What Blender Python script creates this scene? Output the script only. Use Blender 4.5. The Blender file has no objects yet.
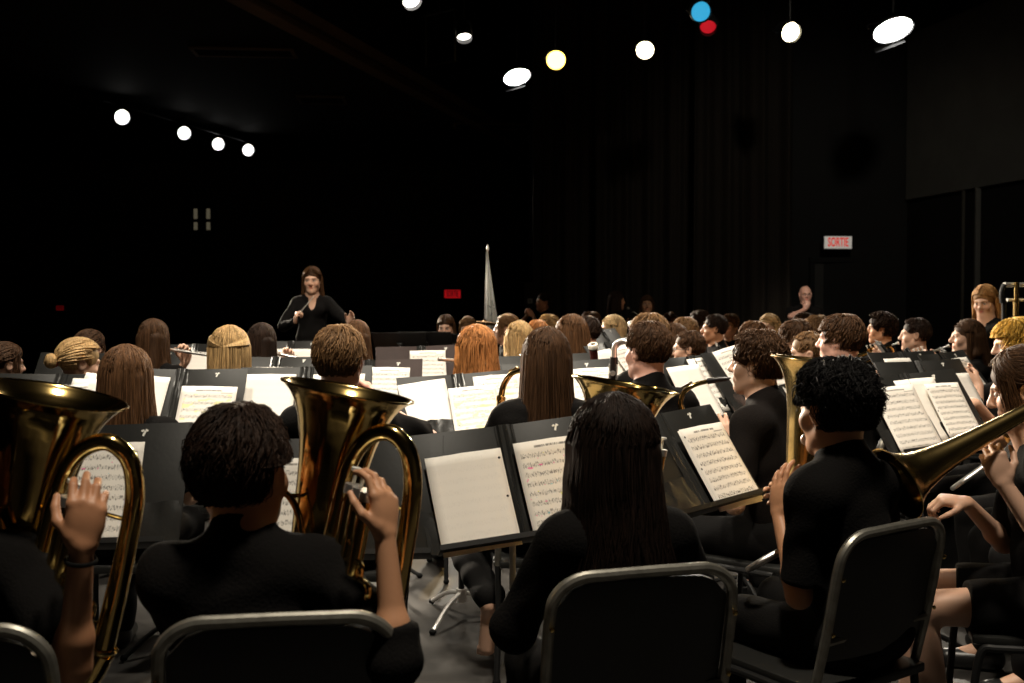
import bpy, math, random
import numpy as np
import openvdb
from mathutils import Vector, Matrix

random.seed(7)
RNG = np.random.default_rng(11)
R = math.radians
SC = bpy.context.scene
COL = SC.collection
F_PX = 995.0
CAM_Z = 1.38
HOR = 312.0
PITCH = math.atan((341.5 - HOR) / F_PX)

def W(px, py, d):
    """point that the photograph shows at (px, py), d metres in front of the camera"""
    u, v = (px - 512.0) / F_PX, (341.5 - py) / F_PX
    c, s = math.cos(PITCH), math.sin(PITCH)
    y, z = c + v * s, v * c - s
    k = d / y
    return Vector((u * k, d, CAM_Z + z * k))

# ------------------------------------------------------------------ materials
def nodes_of(m):
    m.use_nodes = True
    return m.node_tree.nodes, m.node_tree.links, m.node_tree.nodes['Principled BSDF']

def mat(name, col, rough=.6, metal=0., spec=.5, bump=0., bscale=60., var=0., vscale=8., emit=None, estr=0., coat=0.):
    m = bpy.data.materials.new(name)
    N, L, P = nodes_of(m)
    P.inputs['Base Color'].default_value = (*col, 1)
    P.inputs['Roughness'].default_value = rough
    P.inputs['Metallic'].default_value = metal
    P.inputs['Specular IOR Level'].default_value = spec
    P.inputs['Coat Weight'].default_value = coat
    tc = N.new('ShaderNodeTexCoord')
    if var:
        n = N.new('ShaderNodeTexNoise'); n.inputs['Scale'].default_value = vscale; n.inputs['Detail'].default_value = 5
        L.new(tc.outputs['Object'], n.inputs['Vector'])
        r = N.new('ShaderNodeValToRGB')
        r.color_ramp.elements[0].position = .3; r.color_ramp.elements[1].position = .72
        r.color_ramp.elements[0].color = tuple(c * (1 - var) for c in col) + (1,)
        r.color_ramp.elements[1].color = tuple(min(1, c * (1 + var)) for c in col) + (1,)
        L.new(n.outputs['Fac'], r.inputs['Fac']); L.new(r.outputs['Color'], P.inputs['Base Color'])
    if bump:
        n2 = N.new('ShaderNodeTexNoise'); n2.inputs['Scale'].default_value = bscale; n2.inputs['Detail'].default_value = 3
        L.new(tc.outputs['Object'], n2.inputs['Vector'])
        b = N.new('ShaderNodeBump'); b.inputs['Strength'].default_value = bump; b.inputs['Distance'].default_value = .01
        L.new(n2.outputs['Fac'], b.inputs['Height']); L.new(b.outputs['Normal'], P.inputs['Normal'])
    if emit:
        P.inputs['Emission Color'].default_value = (*emit, 1); P.inputs['Emission Strength'].default_value = estr
    return m

def attr_mat(name, rough, spec=.5, noise=0., nscale=(60, 60, 6), sss=0.):
    m = bpy.data.materials.new(name)
    N, L, P = nodes_of(m)
    a = N.new('ShaderNodeAttribute'); a.attribute_name = 'tone'
    P.inputs['Roughness'].default_value = rough
    P.inputs['Specular IOR Level'].default_value = spec
    src = a.outputs['Color']
    if noise:
        tc = N.new('ShaderNodeTexCoord'); mp = N.new('ShaderNodeMapping'); mp.inputs['Scale'].default_value = nscale
        n = N.new('ShaderNodeTexNoise'); n.inputs['Scale'].default_value = 1.; n.inputs['Detail'].default_value = 4
        L.new(tc.outputs['Object'], mp.inputs['Vector']); L.new(mp.outputs['Vector'], n.inputs['Vector'])
        mr = N.new('ShaderNodeMapRange'); mr.inputs['From Min'].default_value = .3; mr.inputs['From Max'].default_value = .7
        mr.inputs['To Min'].default_value = 1 - noise; mr.inputs['To Max'].default_value = 1 + noise
        L.new(n.outputs['Fac'], mr.inputs['Value'])
        mx = N.new('ShaderNodeVectorMath'); mx.operation = 'SCALE'
        L.new(src, mx.inputs[0]); L.new(mr.outputs['Result'], mx.inputs['Scale'])
        src = mx.outputs['Vector']
        b = N.new('ShaderNodeBump'); b.inputs['Strength'].default_value = .35; b.inputs['Distance'].default_value = .003
        L.new(n.outputs['Fac'], b.inputs['Height']); L.new(b.outputs['Normal'], P.inputs['Normal'])
    L.new(src, P.inputs['Base Color'])
    return m

M = dict(
    skin=attr_mat('skin', .48, .4),
    hair=attr_mat('hair', .60, .15, .42, (140, 140, 9)),
    cloth=mat('black_cotton', (.0048, .0042, .0040), .95, spec=.10, bump=.25, bscale=160),
    cloth_warm=mat('washed_black_cotton', (.0075, .0056, .0050), .95, spec=.12, bump=.25, bscale=160),
    trouser=mat('black_twill', (.005, .0046, .0045), .9, spec=.12, bump=.2, bscale=220),
    shoe=mat('black_leather', (.008, .008, .008), .35),
    brass=mat('lacquered_brass', (.74, .52, .19), .13, 1., var=.10, vscale=9),
    brass_old=mat('worn_brass', (.70, .50, .20), .22, 1., var=.18, vscale=22),
    silver=mat('silver_plate', (.80, .78, .74), .30, .85),
    steel=mat('grey_steel', (.30, .29, .27), .36, 1., var=.2, vscale=40),
    chair_frame=mat('painted_steel_tube', (.30, .285, .245), .38, .75, var=.25, vscale=30),
    chrome=mat('chrome', (.70, .68, .65), .38, .6),
    black_metal=mat('black_steel', (.008, .008, .008), .5, spec=.3),
    plastic=mat('black_plastic', (.013, .013, .012), .38, bump=.12, bscale=300),
    vinyl=mat('black_vinyl', (.0135, .0135, .0125), .50, spec=.28, bump=.03, bscale=90, var=.15, vscale=14),
    vinyl_brown=mat('brown_black_vinyl', (.028, .015, .013), .55, spec=.15, bump=.03, bscale=90, var=.15, vscale=14),
    pocket=mat('glossy_vinyl', (.022, .022, .021), .24, spec=.6, bump=.12, bscale=25),
    logo=mat('white_print', (.80, .78, .72), .6),
    ebony=mat('ebony_wood', (.010, .008, .008), .28),
    maple=mat('dark_red_maple', (.10, .014, .010), .25, var=.3, vscale=20),
    ivory=mat('ivory_ring', (.80, .76, .66), .35),
    pearl=mat('pearl', (.85, .82, .76), .3),
    rubber=mat('black_rubber', (.006, .006, .006), .9, spec=.1),
    lens=mat('glass_lens', (.02, .02, .02), .1),
    specs=mat('black_spectacles', (.01, .01, .01), .3),
    red_tie=mat('red_hair_tie', (.50, .03, .06), .6),
    bead=mat('white_badge', (.75, .72, .66), .5),
    bronze=mat('bronze_cymbal', (.62, .36, .15), .5, .7),
    baton=mat('white_baton', (.85, .82, .75), .4),
    wood=mat('varnished_wood', (.22, .09, .035), .4, var=.3, vscale=12),
)

# ------------------------------------------------------------------ objects
def tag(o, label=None, cat=None, group=None, kind=None):
    if label: o['label'] = label
    if cat: o['category'] = cat
    if group: o['group'] = group
    if kind: o['kind'] = kind
    return o

def empty(name, loc=(0, 0, 0), rz=0., label=None, cat=None, group=None, mtx=None):
    o = bpy.data.objects.new(name, None)
    o.empty_display_size = .1
    COL.objects.link(o)
    if mtx is not None: o.matrix_world = mtx
    else:
        o.location = loc; o.rotation_euler = (0, 0, rz)
    return tag(o, label, cat, group)

def np_mesh(name, v, quads, tris=None, smooth=True, tone=None):
    me = bpy.data.meshes.new(name)
    v = np.asarray(v, np.float32)
    parts = []
    if quads is not None and len(quads): parts.append((np.asarray(quads, np.int32), 4))
    if tris is not None and len(tris): parts.append((np.asarray(tris, np.int32), 3))
    me.vertices.add(len(v)); me.vertices.foreach_set('co', v.ravel())
    idx = np.concatenate([p.ravel() for p, _ in parts])
    tot = np.concatenate([np.full(len(p), n, np.int32) for p, n in parts])
    start = np.concatenate([[0], np.cumsum(tot)[:-1]]).astype(np.int32)
    me.loops.add(len(idx)); me.loops.foreach_set('vertex_index', idx)
    me.polygons.add(len(tot)); me.polygons.foreach_set('loop_start', start); me.polygons.foreach_set('loop_total', tot)
    me.polygons.foreach_set('use_smooth', np.full(len(tot), smooth))
    me.update(calc_edges=True)
    if tone is not None:
        a = me.color_attributes.new('tone', 'FLOAT_COLOR', 'POINT')
        t = np.ones((len(v), 4), np.float32); t[:, :3] = tone
        a.data.foreach_set('color', t.ravel())
    return me

def link(name, me, material=None, parent=None):
    o = bpy.data.objects.new(name, me)
    if material is not None:
        if len(me.materials) == 0: me.materials.append(material)
    COL.objects.link(o)
    if parent is not None: o.parent = parent
    return o

def copy_tree(o, parent=None):
    c = o.copy(); COL.objects.link(c)
    if parent is not None: c.parent = parent
    for ch in o.children: copy_tree(ch, c)
    return c

def spline(pts, n=8):
    """Catmull-Rom through pts"""
    p = np.asarray([tuple(q) for q in pts], float)
    p = np.vstack([2 * p[0] - p[1], p, 2 * p[-1] - p[-2]])
    out = []
    for i in range(1, len(p) - 2):
        for t in np.linspace(0, 1, n, endpoint=False):
            a, b, c, d = p[i - 1], p[i], p[i + 1], p[i + 2]
            out.append(.5 * (2 * b + (c - a) * t + (2 * a - 5 * b + 4 * c - d) * t * t + (3 * b - a - 3 * c + d) * t ** 3))
    out.append(p[-2])
    return np.array(out)

class MB:
    """collects shapes and links them as one mesh object"""
    def __init__(s): s.v, s.f, s.flat, s.n = [], [], [], 0
    def add(s, v, faces):
        s.v.append(np.asarray(v, float)); s.f += [tuple(i + s.n for i in f) for f in faces]; s.n += len(v); return s
    def tube(s, pts, r, n=12, cap=True, flat=1.):
        p = np.asarray([tuple(q) for q in pts], float); k = len(p)
        r = np.full(k, r, float) if np.isscalar(r) else np.interp(np.linspace(0, 1, k), np.linspace(0, 1, len(r)), r)
        t = np.gradient(p, axis=0); t /= np.linalg.norm(t, axis=1)[:, None] + 1e-12
        u = np.cross(t[0], (0, 0, 1.));
        if np.linalg.norm(u) < .2: u = np.cross(t[0], (0, 1., 0))
        u /= np.linalg.norm(u); vs = []
        for i in range(k):
            u = u - t[i] * u.dot(t[i]); u /= np.linalg.norm(u); w = np.cross(t[i], u)
            for a in range(n):
                q = 2 * math.pi * a / n
                vs.append(p[i] + r[i] * (math.cos(q) * u + flat * math.sin(q) * w))
        fs = [(i * n + a, i * n + (a + 1) % n, (i + 1) * n + (a + 1) % n, (i + 1) * n + a) for i in range(k - 1) for a in range(n)]
        if cap: fs += [tuple(range(n))[::-1], tuple(range((k - 1) * n, k * n))]
        return s.add(vs, fs)
    def cyl(s, a, b, r, r2=None, n=16): return s.tube([a, b], [r, r if r2 is None else r2], n)
    def lathe(s, prof, n=32, M4=None, closed=False):
        vs = []
        for r, z in prof:
            for a in range(n):
                q = 2 * math.pi * a / n; vs.append((r * math.cos(q), r * math.sin(q), z))
        k = len(prof)
        fs = [(i * n + a, i * n + (a + 1) % n, (i + 1) * n + (a + 1) % n, (i + 1) * n + a) for i in range(k - 1) for a in range(n)]
        if closed: fs += [((k - 1) * n + a, (k - 1) * n + (a + 1) % n, (a + 1) % n, a) for a in range(n)]
        vs = np.array(vs)
        if M4 is not None: vs = np.array([tuple(M4 @ Vector(q)) for q in vs])
        return s.add(vs, fs)
    def ball(s, c, r, n=14):
        r = (r, r, r) if np.isscalar(r) else r
        prof = [(math.sin(t), -math.cos(t)) for t in np.linspace(.02, math.pi - .02, n // 2 + 2)]
        Mx = Matrix.Translation(Vector(c)) @ Matrix.Diagonal((*r, 1))
        return s.lathe(prof, n, Mx)
    def box(s, c, size, M3=None, bev=.0):
        hx, hy, hz = (q / 2 for q in size)
        b = min(bev, hx * .49, hy * .49, hz * .49)
        if b <= 0:
            v = [(x, y, z) for x in (-hx, hx) for y in (-hy, hy) for z in (-hz, hz)]
            f = [(0, 1, 3, 2), (4, 6, 7, 5), (0, 4, 5, 1), (2, 3, 7, 6), (0, 2, 6, 4), (1, 5, 7, 3)]
        else:
            import bmesh
            bm = bmesh.new(); bmesh.ops.create_cube(bm, size=1)
            for q in bm.verts: q.co = Vector((q.co.x * 2 * hx, q.co.y * 2 * hy, q.co.z * 2 * hz))
            bmesh.ops.bevel(bm, geom=bm.edges[:], offset=b, segments=2, affect='EDGES', profile=.5)
            bm.verts.index_update()
            v = [tuple(q.co) for q in bm.verts]; f = [tuple(q.index for q in fc.verts) for fc in bm.faces]; bm.free()
        v = [Vector(q) for q in v]
        if M3 is not None: v = [M3 @ q for q in v]
        return s.add([tuple(q + Vector(c)) for q in v], f)
    def build(s, name, material, parent=None, smooth=True, auto=35):
        me = bpy.data.meshes.new(name)
        me.from_pydata([tuple(q) for q in np.vstack(s.v)], [], s.f); me.update()
        if smooth:
            me.polygons.foreach_set('use_smooth', [True] * len(me.polygons))
            me.set_sharp_from_angle(angle=R(auto))
        return link(name, me, material, parent)

# ------------------------------------------------------------------ smooth solid modelling on a voxel field
BIG = .12
class Vol:
    def __init__(s, lo, hi, h):
        s.lo = np.array(lo, np.float32); s.h = h
        s.dim = np.maximum(4, np.ceil((np.array(hi) - s.lo) / h).astype(int) + 1)
        s.a = np.full(s.dim, BIG, np.float32)
    def _sl(s, lo, hi):
        i0 = np.clip(np.floor((np.array(lo) - s.lo) / s.h).astype(int), 0, s.dim)
        i1 = np.clip(np.ceil((np.array(hi) - s.lo) / s.h).astype(int) + 1, 0, s.dim)
        if np.any(i1 <= i0): return None, None
        sl = tuple(slice(a, b) for a, b in zip(i0, i1))
        g = [(np.arange(a, b, dtype=np.float32) * s.h + l) for a, b, l in zip(i0, i1, s.lo)]
        return sl, (g[0][:, None, None], g[1][None, :, None], g[2][None, None, :])
    def _put(s, sl, d, k, op):
        o = s.a[sl]
        if op > 0:
            hh = np.maximum(k - np.abs(o - d), 0) if k > 0 else 0
            s.a[sl] = np.minimum(o, d) - (hh * hh / (4 * k) if k > 0 else 0)
        else:
            d = -d
            hh = np.maximum(k - np.abs(o - d), 0) if k > 0 else 0
            s.a[sl] = np.maximum(o, d) + (hh * hh / (4 * k) if k > 0 else 0)
    def cone(s, a, b, ra, rb=None, k=.02, op=1):
        rb = ra if rb is None else rb
        a = np.array(tuple(a), np.float32); b = np.array(tuple(b), np.float32); m = max(ra, rb) + k + 3 * s.h
        sl, g = s._sl(np.minimum(a, b) - m, np.maximum(a, b) + m)
        if sl is None: return
        ab = b - a; L2 = float(ab.dot(ab)) + 1e-9
        p = [g[i] - a[i] for i in range(3)]
        t = np.clip((p[0] * ab[0] + p[1] * ab[1] + p[2] * ab[2]) / L2, 0, 1)
        d = np.sqrt(sum((p[i] - t * ab[i]) ** 2 for i in range(3))) - (ra + (rb - ra) * t)
        s._put(sl, d, k, op)
    def ell(s, c, r, rot=None, k=.02, op=1):
        c = np.array(tuple(c), np.float32); m = max(r) + k + 3 * s.h
        sl, g = s._sl(c - m, c + m)
        if sl is None: return
        p = [g[i] - c[i] for i in range(3)]
        if rot is not None:
            Q = np.array(rot.transposed(), np.float32)
            p = [Q[i, 0] * p[0] + Q[i, 1] * p[1] + Q[i, 2] * p[2] for i in range(3)]
        k0 = np.sqrt(sum((p[i] / r[i]) ** 2 for i in range(3)))
        k1 = np.sqrt(sum((p[i] / r[i] ** 2) ** 2 for i in range(3))) + 1e-6
        s._put(sl, (k0 * (k0 - 1) / k1).astype(np.float32), k, op)
    def half(s, c, n, lo, hi, k=.01):
        """cut away the half space on the +n side of the plane through c, inside the box lo..hi"""
        sl, g = s._sl(lo, hi)
        if sl is None: return
        d = sum((g[i] - c[i]) * n[i] for i in range(3))
        s._put(sl, -d.astype(np.float32), k, -1)
    def mesh(s):
        a = np.clip(s.a, -BIG, BIG)
        a[0], a[-1], a[:, 0], a[:, -1], a[:, :, 0], a[:, :, -1] = (BIG,) * 6
        g = openvdb.FloatGrid(BIG); g.copyFromArray(np.ascontiguousarray(a))
        pts, q = g.convertToQuads(0.0)
        return np.asarray(pts) * s.h + s.lo, np.asarray(q)
# ------------------------------------------------------------------ people
SKIN = dict(fair=(.60, .36, .25), warm=(.55, .275, .15), tan=(.46, .215, .11), pink=(.62, .34, .26))
HAIR = dict(black=(.006, .005, .005), dark=(.024, .012, .007), soot=(.013, .0065, .004), brown=(.060, .028, .012), chestnut=(.095, .044, .018),
            light=(.17, .092, .040), blond=(.42, .27, .12), pale=(.55, .39, .20), strawberry=(.32, .165, .06), red=(.36, .145, .045), gold=(.55, .33, .06))  # gold is blond hair with amber stage light put into its colour

def rot(yaw=0., pitch=0., roll=0.):
    return Matrix.Rotation(R(yaw), 3, 'Z') @ Matrix.Rotation(R(pitch), 3, 'X') @ Matrix.Rotation(R(roll), 3, 'Y')

def wave(v, amp, f, seed):
    p = v * f + seed
    q = p + 1.3 * np.sin(p[:, [1, 2, 0]] * .7 + seed)
    return amp * (np.sin(q[:, 0] * 1.1) * np.sin(q[:, 2] * .9 + 1) + .6 * np.sin(q[:, 1] * 1.7 + q[:, 2]))

def puff(v, quads, amp, f, seed):
    """soft cloth folds: push every point along its normal"""
    a, b, c, d = (v[quads[:, i]] for i in range(4))
    n = np.cross(c - a, d - b); N = np.zeros_like(v)
    for i in range(4): np.add.at(N, quads[:, i], n)
    N /= np.linalg.norm(N, axis=1)[:, None] + 1e-12
    return v + N * wave(v, amp, f, seed)[:, None]

def hand(vol, wr, F, Nn, side, s, curl, res):
    """palm, five fingers with knuckle bends, thumb; F fingers' direction, Nn out of the palm"""
    F = F.normalized(); Nn = (Nn - F * Nn.dot(F)).normalized()
    T = F.cross(Nn) * side                      # towards the thumb
    k = .006
    kn = []
    for off, L in ((.030, .088), (.010, .092), (-.010, .086), (-.027, .078)):
        b = wr + T * off * .55 * s + F * .012 * s
        e = wr + T * off * s + F * L * s
        vol.cone(b, e, .0150 * s, .0115 * s, .014 * s); kn.append(e)
    vol.ell(wr + F * .048 * s, (.037 * s, .040 * s, .016 * s), Matrix((T, F, Nn)).transposed(), .012 * s)
    seg = ((.043, .026, .021), (.047, .030, .022), (.043, .027, .021), (.034, .021, .018))
    for i, e in enumerate(kn):
        ang = 0; p = e; rr = (.0098, .0088, .0080, .0066) if i < 3 else (.0086, .0077, .0068, .0058)
        c = curl[i] if isinstance(curl[0], (tuple, list)) else curl
        spread = (.10, .02, -.05, -.13)[i]
        for j in range(3):
            ang += c[j]
            dr = (F + T * spread) * math.cos(R(ang)) + Nn * math.sin(R(ang))
            q = p + dr.normalized() * seg[i][j] * s
            vol.cone(p, q, rr[j] * s, rr[j + 1] * s, .003 * s if j else .007 * s); p = q
    th = curl[4] if len(curl) > 4 else (35,)
    b = wr + F * .022 * s + T * .022 * s
    d1 = (F * .62 + T * .72 + Nn * .32).normalized(); m = b + d1 * .044 * s
    d2 = (F * .82 + T * .25 + Nn * .50).normalized(); e = m + d2 * .032 * s
    d3 = (F * .85 + T * .02 + Nn * .55).normalized(); t = e + d3 * .026 * s
    vol.cone(wr + F * .012 * s + T * .008 * s, b, .017 * s, .0145 * s, .012 * s)
    vol.cone(b, m, .0145 * s, .0110 * s, .010 * s); vol.cone(m, e, .0110 * s, .0095 * s, .004 * s); vol.cone(e, t, .0095 * s, .0075 * s, .004 * s)

def head(vol, H, Q, hs, child=1.):
    def p(x, y, z): return H + Q @ Vector((x * hs, y * hs, z * hs))
    def e(c, r, k=.02, q=None, op=1): vol.ell(p(*c), [i * hs for i in r], Q if q is None else Q @ q, k * hs, op)
    def c(a, b, ra, rb, k=.012, op=1): vol.cone(p(*a), p(*b), ra * hs, rb * hs, k * hs, op)
    e((0, -.014, .030), (.074, .094, .084))
    e((0, .020, -.030), (.062, .066, .078), .03)
    e((0, .038, -.078), (.040, .044, .040), .03)
    e((0, .070, -.098), (.019, .016, .017), .025)
    for x in (-1, 1):
        e((x * .041, .058, -.030), (.023, .022, .024), .025)
        c((x * .012, .083, .021), (x * .044, .070, .023), .010, .009, .016)
        e((x * .031, .093, .003), (.017, .015, .012), .014, op=-1)
        e((x * .031, .0735, .002), (.0125, .0125, .0115), .003)
        c((x * .052, .0, -.062), (x * .018, .062, -.098), .020, .016, .03)
        e((x * .078, -.010, -.008), (.010, .021, .032), .006, rot(x * -22, 0, x * 8))
        e((x * .087, -.006, -.004), (.006, .011, .018), .006, rot(x * -22), op=-1)
    c((0, .086, .012), (0, .104, -.022), .0085, .0125, .012)
    e((0, .104, -.027), (.011, .011, .010), .008)
    for x in (-1, 1): e((x * .0125, .093, -.030), (.008, .010, .008), .006)
    c((-.019, .083, -.0535), (.019, .083, -.0535), .0065, .0065, .008)
    c((-.016, .083, -.0655), (.016, .083, -.0655), .0075, .0075, .008)
    c((-.024, .093, -.0595), (.024, .093, -.0595), .0016, .0016, .004, -1)

def tones(v, H, Q, hs, skin, brow):
    t = np.tile(np.array(skin, np.float32), (len(v), 1))
    l = (v - np.array(H)) @ np.array(Q) / hs
    x, y, z = np.abs(l[:, 0]), l[:, 1], l[:, 2]
    f = (y > .045) & (y < .13) & (z > -.12) & (z < .1)
    def blend(m, col, a=1.):
        w = (np.clip(m, 0, 1) * f * a)[:, None]; t[:] = t * (1 - w) + np.array(col) * w
    blend(1.3 - ((x / .022) ** 2 + ((z + .0595) / .0125) ** 2), (skin[0] * .80, skin[1] * .42, skin[2] * .42), .9)
    blend(1.2 - (((x - .040) / .022) ** 2 + ((z + .028) / .02) ** 2), (skin[0] * 1.0, skin[1] * .80, skin[2] * .78), .5)
    blend(1.6 - (((x - .030) / .019) ** 2 + ((z - .024 + .12 * np.abs(x - .028)) / .0055) ** 2), [b * 1.2 + .008 for b in brow], .85)
    e = ((x - .031) / .0125) ** 2 + ((z - .002) / .0065) ** 2
    blend((1.0 - e) * 4, (.62, .58, .54)); blend((1.15 - ((x - .031) / .0062) ** 2 - ((z - .002) / .0066) ** 2) * 4 * (e < 1.1), (.012, .008, .006))
    blend((1.4 - ((x - .031) / .015) ** 2 - ((z - .0095) / .0028) ** 2) * 2, (.03, .015, .012), .9)
    return t

def locks_mesh(P, r0, r1, base, rng, var=.3, sides=3):
    """P (n, k, 3) paths -> tapered strands with their own tone"""
    n, k, _ = P.shape
    t = np.gradient(P, axis=1); t /= np.linalg.norm(t, axis=2, keepdims=True) + 1e-9
    ref = np.where(np.abs(t[..., 2:3]) > .9, np.array([1., 0, 0]), np.array([0, 0, 1.]))
    u = np.cross(t, ref); u /= np.linalg.norm(u, axis=2, keepdims=True) + 1e-9
    w = np.cross(t, u)
    rr = (np.linspace(0, 1, k) ** 1.6)[None, :] * (r1 - r0) + r0
    rr = rr * rng.uniform(.7, 1.25, (n, 1))
    a = np.linspace(0, 2 * math.pi, sides, endpoint=False)
    V = P[:, :, None, :] + rr[:, :, None, None] * (np.cos(a)[None, None, :, None] * u[:, :, None, :] + np.sin(a)[None, None, :, None] * w[:, :, None, :])
    V = V.reshape(-1, 3)
    i = np.arange(n)[:, None, None] * (k * sides); j = np.arange(k - 1)[None, :, None] * sides; q = np.arange(sides)[None, None, :]; q2 = (q + 1) % sides
    Q = np.stack([i + j + q, i + j + q2, i + j + sides + q2, i + j + sides + q], -1).reshape(-1, 4)
    tone = np.clip(np.array(base)[None, :] * rng.uniform(1 - var, 1 + var, (n, 1)), 0, 1)
    tone = np.repeat(tone, k * sides, axis=0)
    return V, Q, tone

def hair(style, col, hs, n, rng, length=.2, thick=.0022, vol_=1., part=0.):
    """hair in the head's own frame (x right, y to the face, z up), metres; a solid under-layer plus strands"""
    ER = np.array([.081, .101, .092]) * np.array([vol_, 1 + (vol_ - 1) * .8, 1 + (vol_ - 1) * .9]); EC = np.array([0, -.013, .031])
    long_ = style in ('long', 'wavy', 'halfup', 'bob')
    res = .0045
    vol = Vol((-.17, -.20, -length - .12), (.17, .15, .19), res)
    vol.ell(EC, ER - .004, k=.0)
    # the face stays free
    vol.ell((0, .135, -.052), (.082, .105, .118), k=.012, op=-1)
    if long_:
        L = length
        for x in (-1, 1):
            vol.cone((x * .058, -.030, .0), (x * .070, -.045, -L * .55), .034, .030, .03)
            vol.cone((x * .070, -.045, -L * .55), (x * .060, -.060, -L * .9), .030, .016, .03)
        yb = -.072 - (.052 if L > .19 else 0)
        for x in (-.042, -.016, .016, .042): vol.cone((x, -.068, -.0), (x * 1.15, yb, -L * .92), .042, .020, .03)
    else:
        cut = -.086 if style in ('short', 'buzz', 'mop') else -.060 if style != 'curly' else -.085
        vol.half((0, -.02, cut), (0, .42, -.90), (-.2, -.2, -.4), (.2, .2, .1), .012)
        if style in ('bun', 'tail'):
            pass
        for x in (-1, 1): vol.ell((x * .085, .002, -.020), (.024, .030, .040), k=.008, op=-1)
    V, Qd = vol.mesh()
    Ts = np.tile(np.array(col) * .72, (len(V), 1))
    K = 8
    P = np.zeros((n, K, 3))
    u = np.linspace(0, 1, K)
    if style == 'bald':
        raise ValueError
    # roots over the scalp; az = 0 at the face, +-pi at the back
    az = rng.uniform(-math.pi, math.pi, n); th0 = np.arccos(1 - rng.uniform(0, 1, n) * 1.05)
    def surf(az, th, off):
        d = np.stack([np.sin(th) * np.sin(az), np.sin(th) * np.cos(az), np.cos(th)], -1)
        return EC + d * (ER + off)[..., :] if np.ndim(off) else EC + d * (ER + off)
    front = np.abs(az) < 1.05
    if style in ('short', 'curly', 'buzz', 'mop'):
        ln = {'short': .55, 'curly': .8, 'buzz': .22, 'mop': .85}[style]
        thm = np.where(front, 1.02 - .30 * np.cos(az), np.where(np.abs(az) < 1.75, 1.55, 2.28))
        if style == 'mop': thm = np.where(front, 1.25, np.where(np.abs(az) < 1.8, 1.85, 2.30))
        th0 = rng.uniform(0, 1, n) ** .62 * thm; th0[:n // 12] = rng.uniform(0, .2, n // 12)
        swirl = rng.normal(.35, .25, n)
        for j in range(K):
            th = np.minimum(th0 + u[j] * ln * rng.uniform(.85, 1.15, n), thm + .12)
            a2 = az + swirl * u[j] * ln
            lift = {'short': .006, 'curly': .010, 'buzz': .002, 'mop': .008}[style]
            off = lift * (np.sin(u[j] * 2.4) * rng.uniform(.3, 1.5, n)) + .001
            P[:, j] = surf(a2, th, off[:, None])
        if style == 'curly':
            ph = rng.uniform(0, 6.28, n)
            for j in range(K):
                q = ph + u[j] * 9
                P[:, j] += .011 * np.stack([np.cos(q), np.sin(q * .9), np.sin(q)], -1) * u[j] ** .5
        else:
            P += rng.normal(0, .0025, (n, 1, 3)) * u[None, :, None]
    elif long_:
        th0 = rng.uniform(0, 1, n) ** .62 * 1.5; th0[:n // 10] = rng.uniform(0, .25, n // 10)
        th0 = np.where(np.abs(az) < 1.1, th0 * .74, th0)
        side = np.sign(az - part * .3)
        for j in range(K):
            pass
        # parted at the top: each strand runs to its side, over the widest line and then falls
        azt = np.where(np.abs(az) < 1.25, side * rng.uniform(1.25, 1.75, n), az)
        wob = rng.uniform(0, 6.28, n); L = length * rng.uniform(.80, 1.06, n) + .03
        f1 = .42
        for j in range(K):
            q = u[j]
            if q <= f1:
                w = q / f1
                th = th0 + (1.57 - th0) * w
                P[:, j] = surf(az + (azt - az) * w ** .55, th, (.002 + .004 * rng.uniform(0, 1, n))[:, None])
            else:
                w = (q - f1) / (1 - f1)
                ex = ER[0] + .005 + (.012 * w - .020 * w * w if length < .25 else .006 * w + .030 * w * w)
                ey = np.where(np.cos(azt) < 0, ER[1] + .004 + (.050 * w ** 1.3 if length > .19 else -.012 * w), ER[1] - .02 * w)
                P[:, j] = np.stack([np.sin(azt) * ex, EC[1] + np.cos(azt) * ey, EC[2] - w * (L + EC[2])], -1)
                P[:, j, :2] *= (1 + .05 * np.sin(wob + 3 * w))[:, None]
        if style == 'wavy':
            for j in range(K):
                P[:, j, 0] += .015 * np.sin(wob + u[j] * 9) * u[j]; P[:, j, 1] += .015 * np.cos(wob * 1.3 + u[j] * 8) * u[j]
        else:
            P[:, :, 0] += (.004 * rng.normal(0, 1, n))[:, None] * u
    if style in ('bun', 'tail'):
        th0 = rng.uniform(.05, 1, n) ** .6 * np.where(front, 1.08 - .1 * np.cos(az), np.where(np.abs(az) < 1.8, 1.50, 2.15))
        B = np.array([0, -.122, -.015 if style == 'tail' else .0])
        A = surf(az, th0, .002); lo_ = rng.uniform(.003, .010, (n, 1))
        for j in range(K):
            q = A * (1 - u[j]) + B * u[j]
            d = (q - EC) / ER; l = np.linalg.norm(d, axis=1, keepdims=True)
            s = EC + d / l * (ER + lo_)
            P[:, j] = np.where(l < 1.04, s, q)
        if style == 'tail':
            mb_ = n // 5; P3 = np.zeros((mb_, K, 3)); a0 = rng.uniform(-.9, .9, mb_); sg = np.where(a0 > part - .2, 1, -1); t0_ = rng.uniform(.25, .8, mb_); a1 = sg * rng.uniform(.95, 1.65, mb_); t1_ = rng.uniform(1.15, 1.62, mb_); o_ = rng.uniform(.003, .011, mb_)
            for j in range(K):
                P3[:, j] = surf(a0 + (a1 - a0) * u[j], t0_ + (t1_ - t0_) * u[j] ** 1.3, (o_ * (.4 + math.sin(2.6 * u[j])))[:, None])
            P = np.concatenate([P, P3])
            mw = max(24, n // 18); P4 = np.zeros((mw, K, 3)); sg = rng.choice([-1, 1], mw); a0 = rng.uniform(.75, 1.25, mw); ln_ = rng.uniform(.07, .14, mw); w0 = rng.uniform(0, 6, mw)
            A4 = surf(sg * a0, np.full(mw, 1.0), .006); B4 = surf(sg * (a0 + .12), np.full(mw, 1.5), .008)
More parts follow.
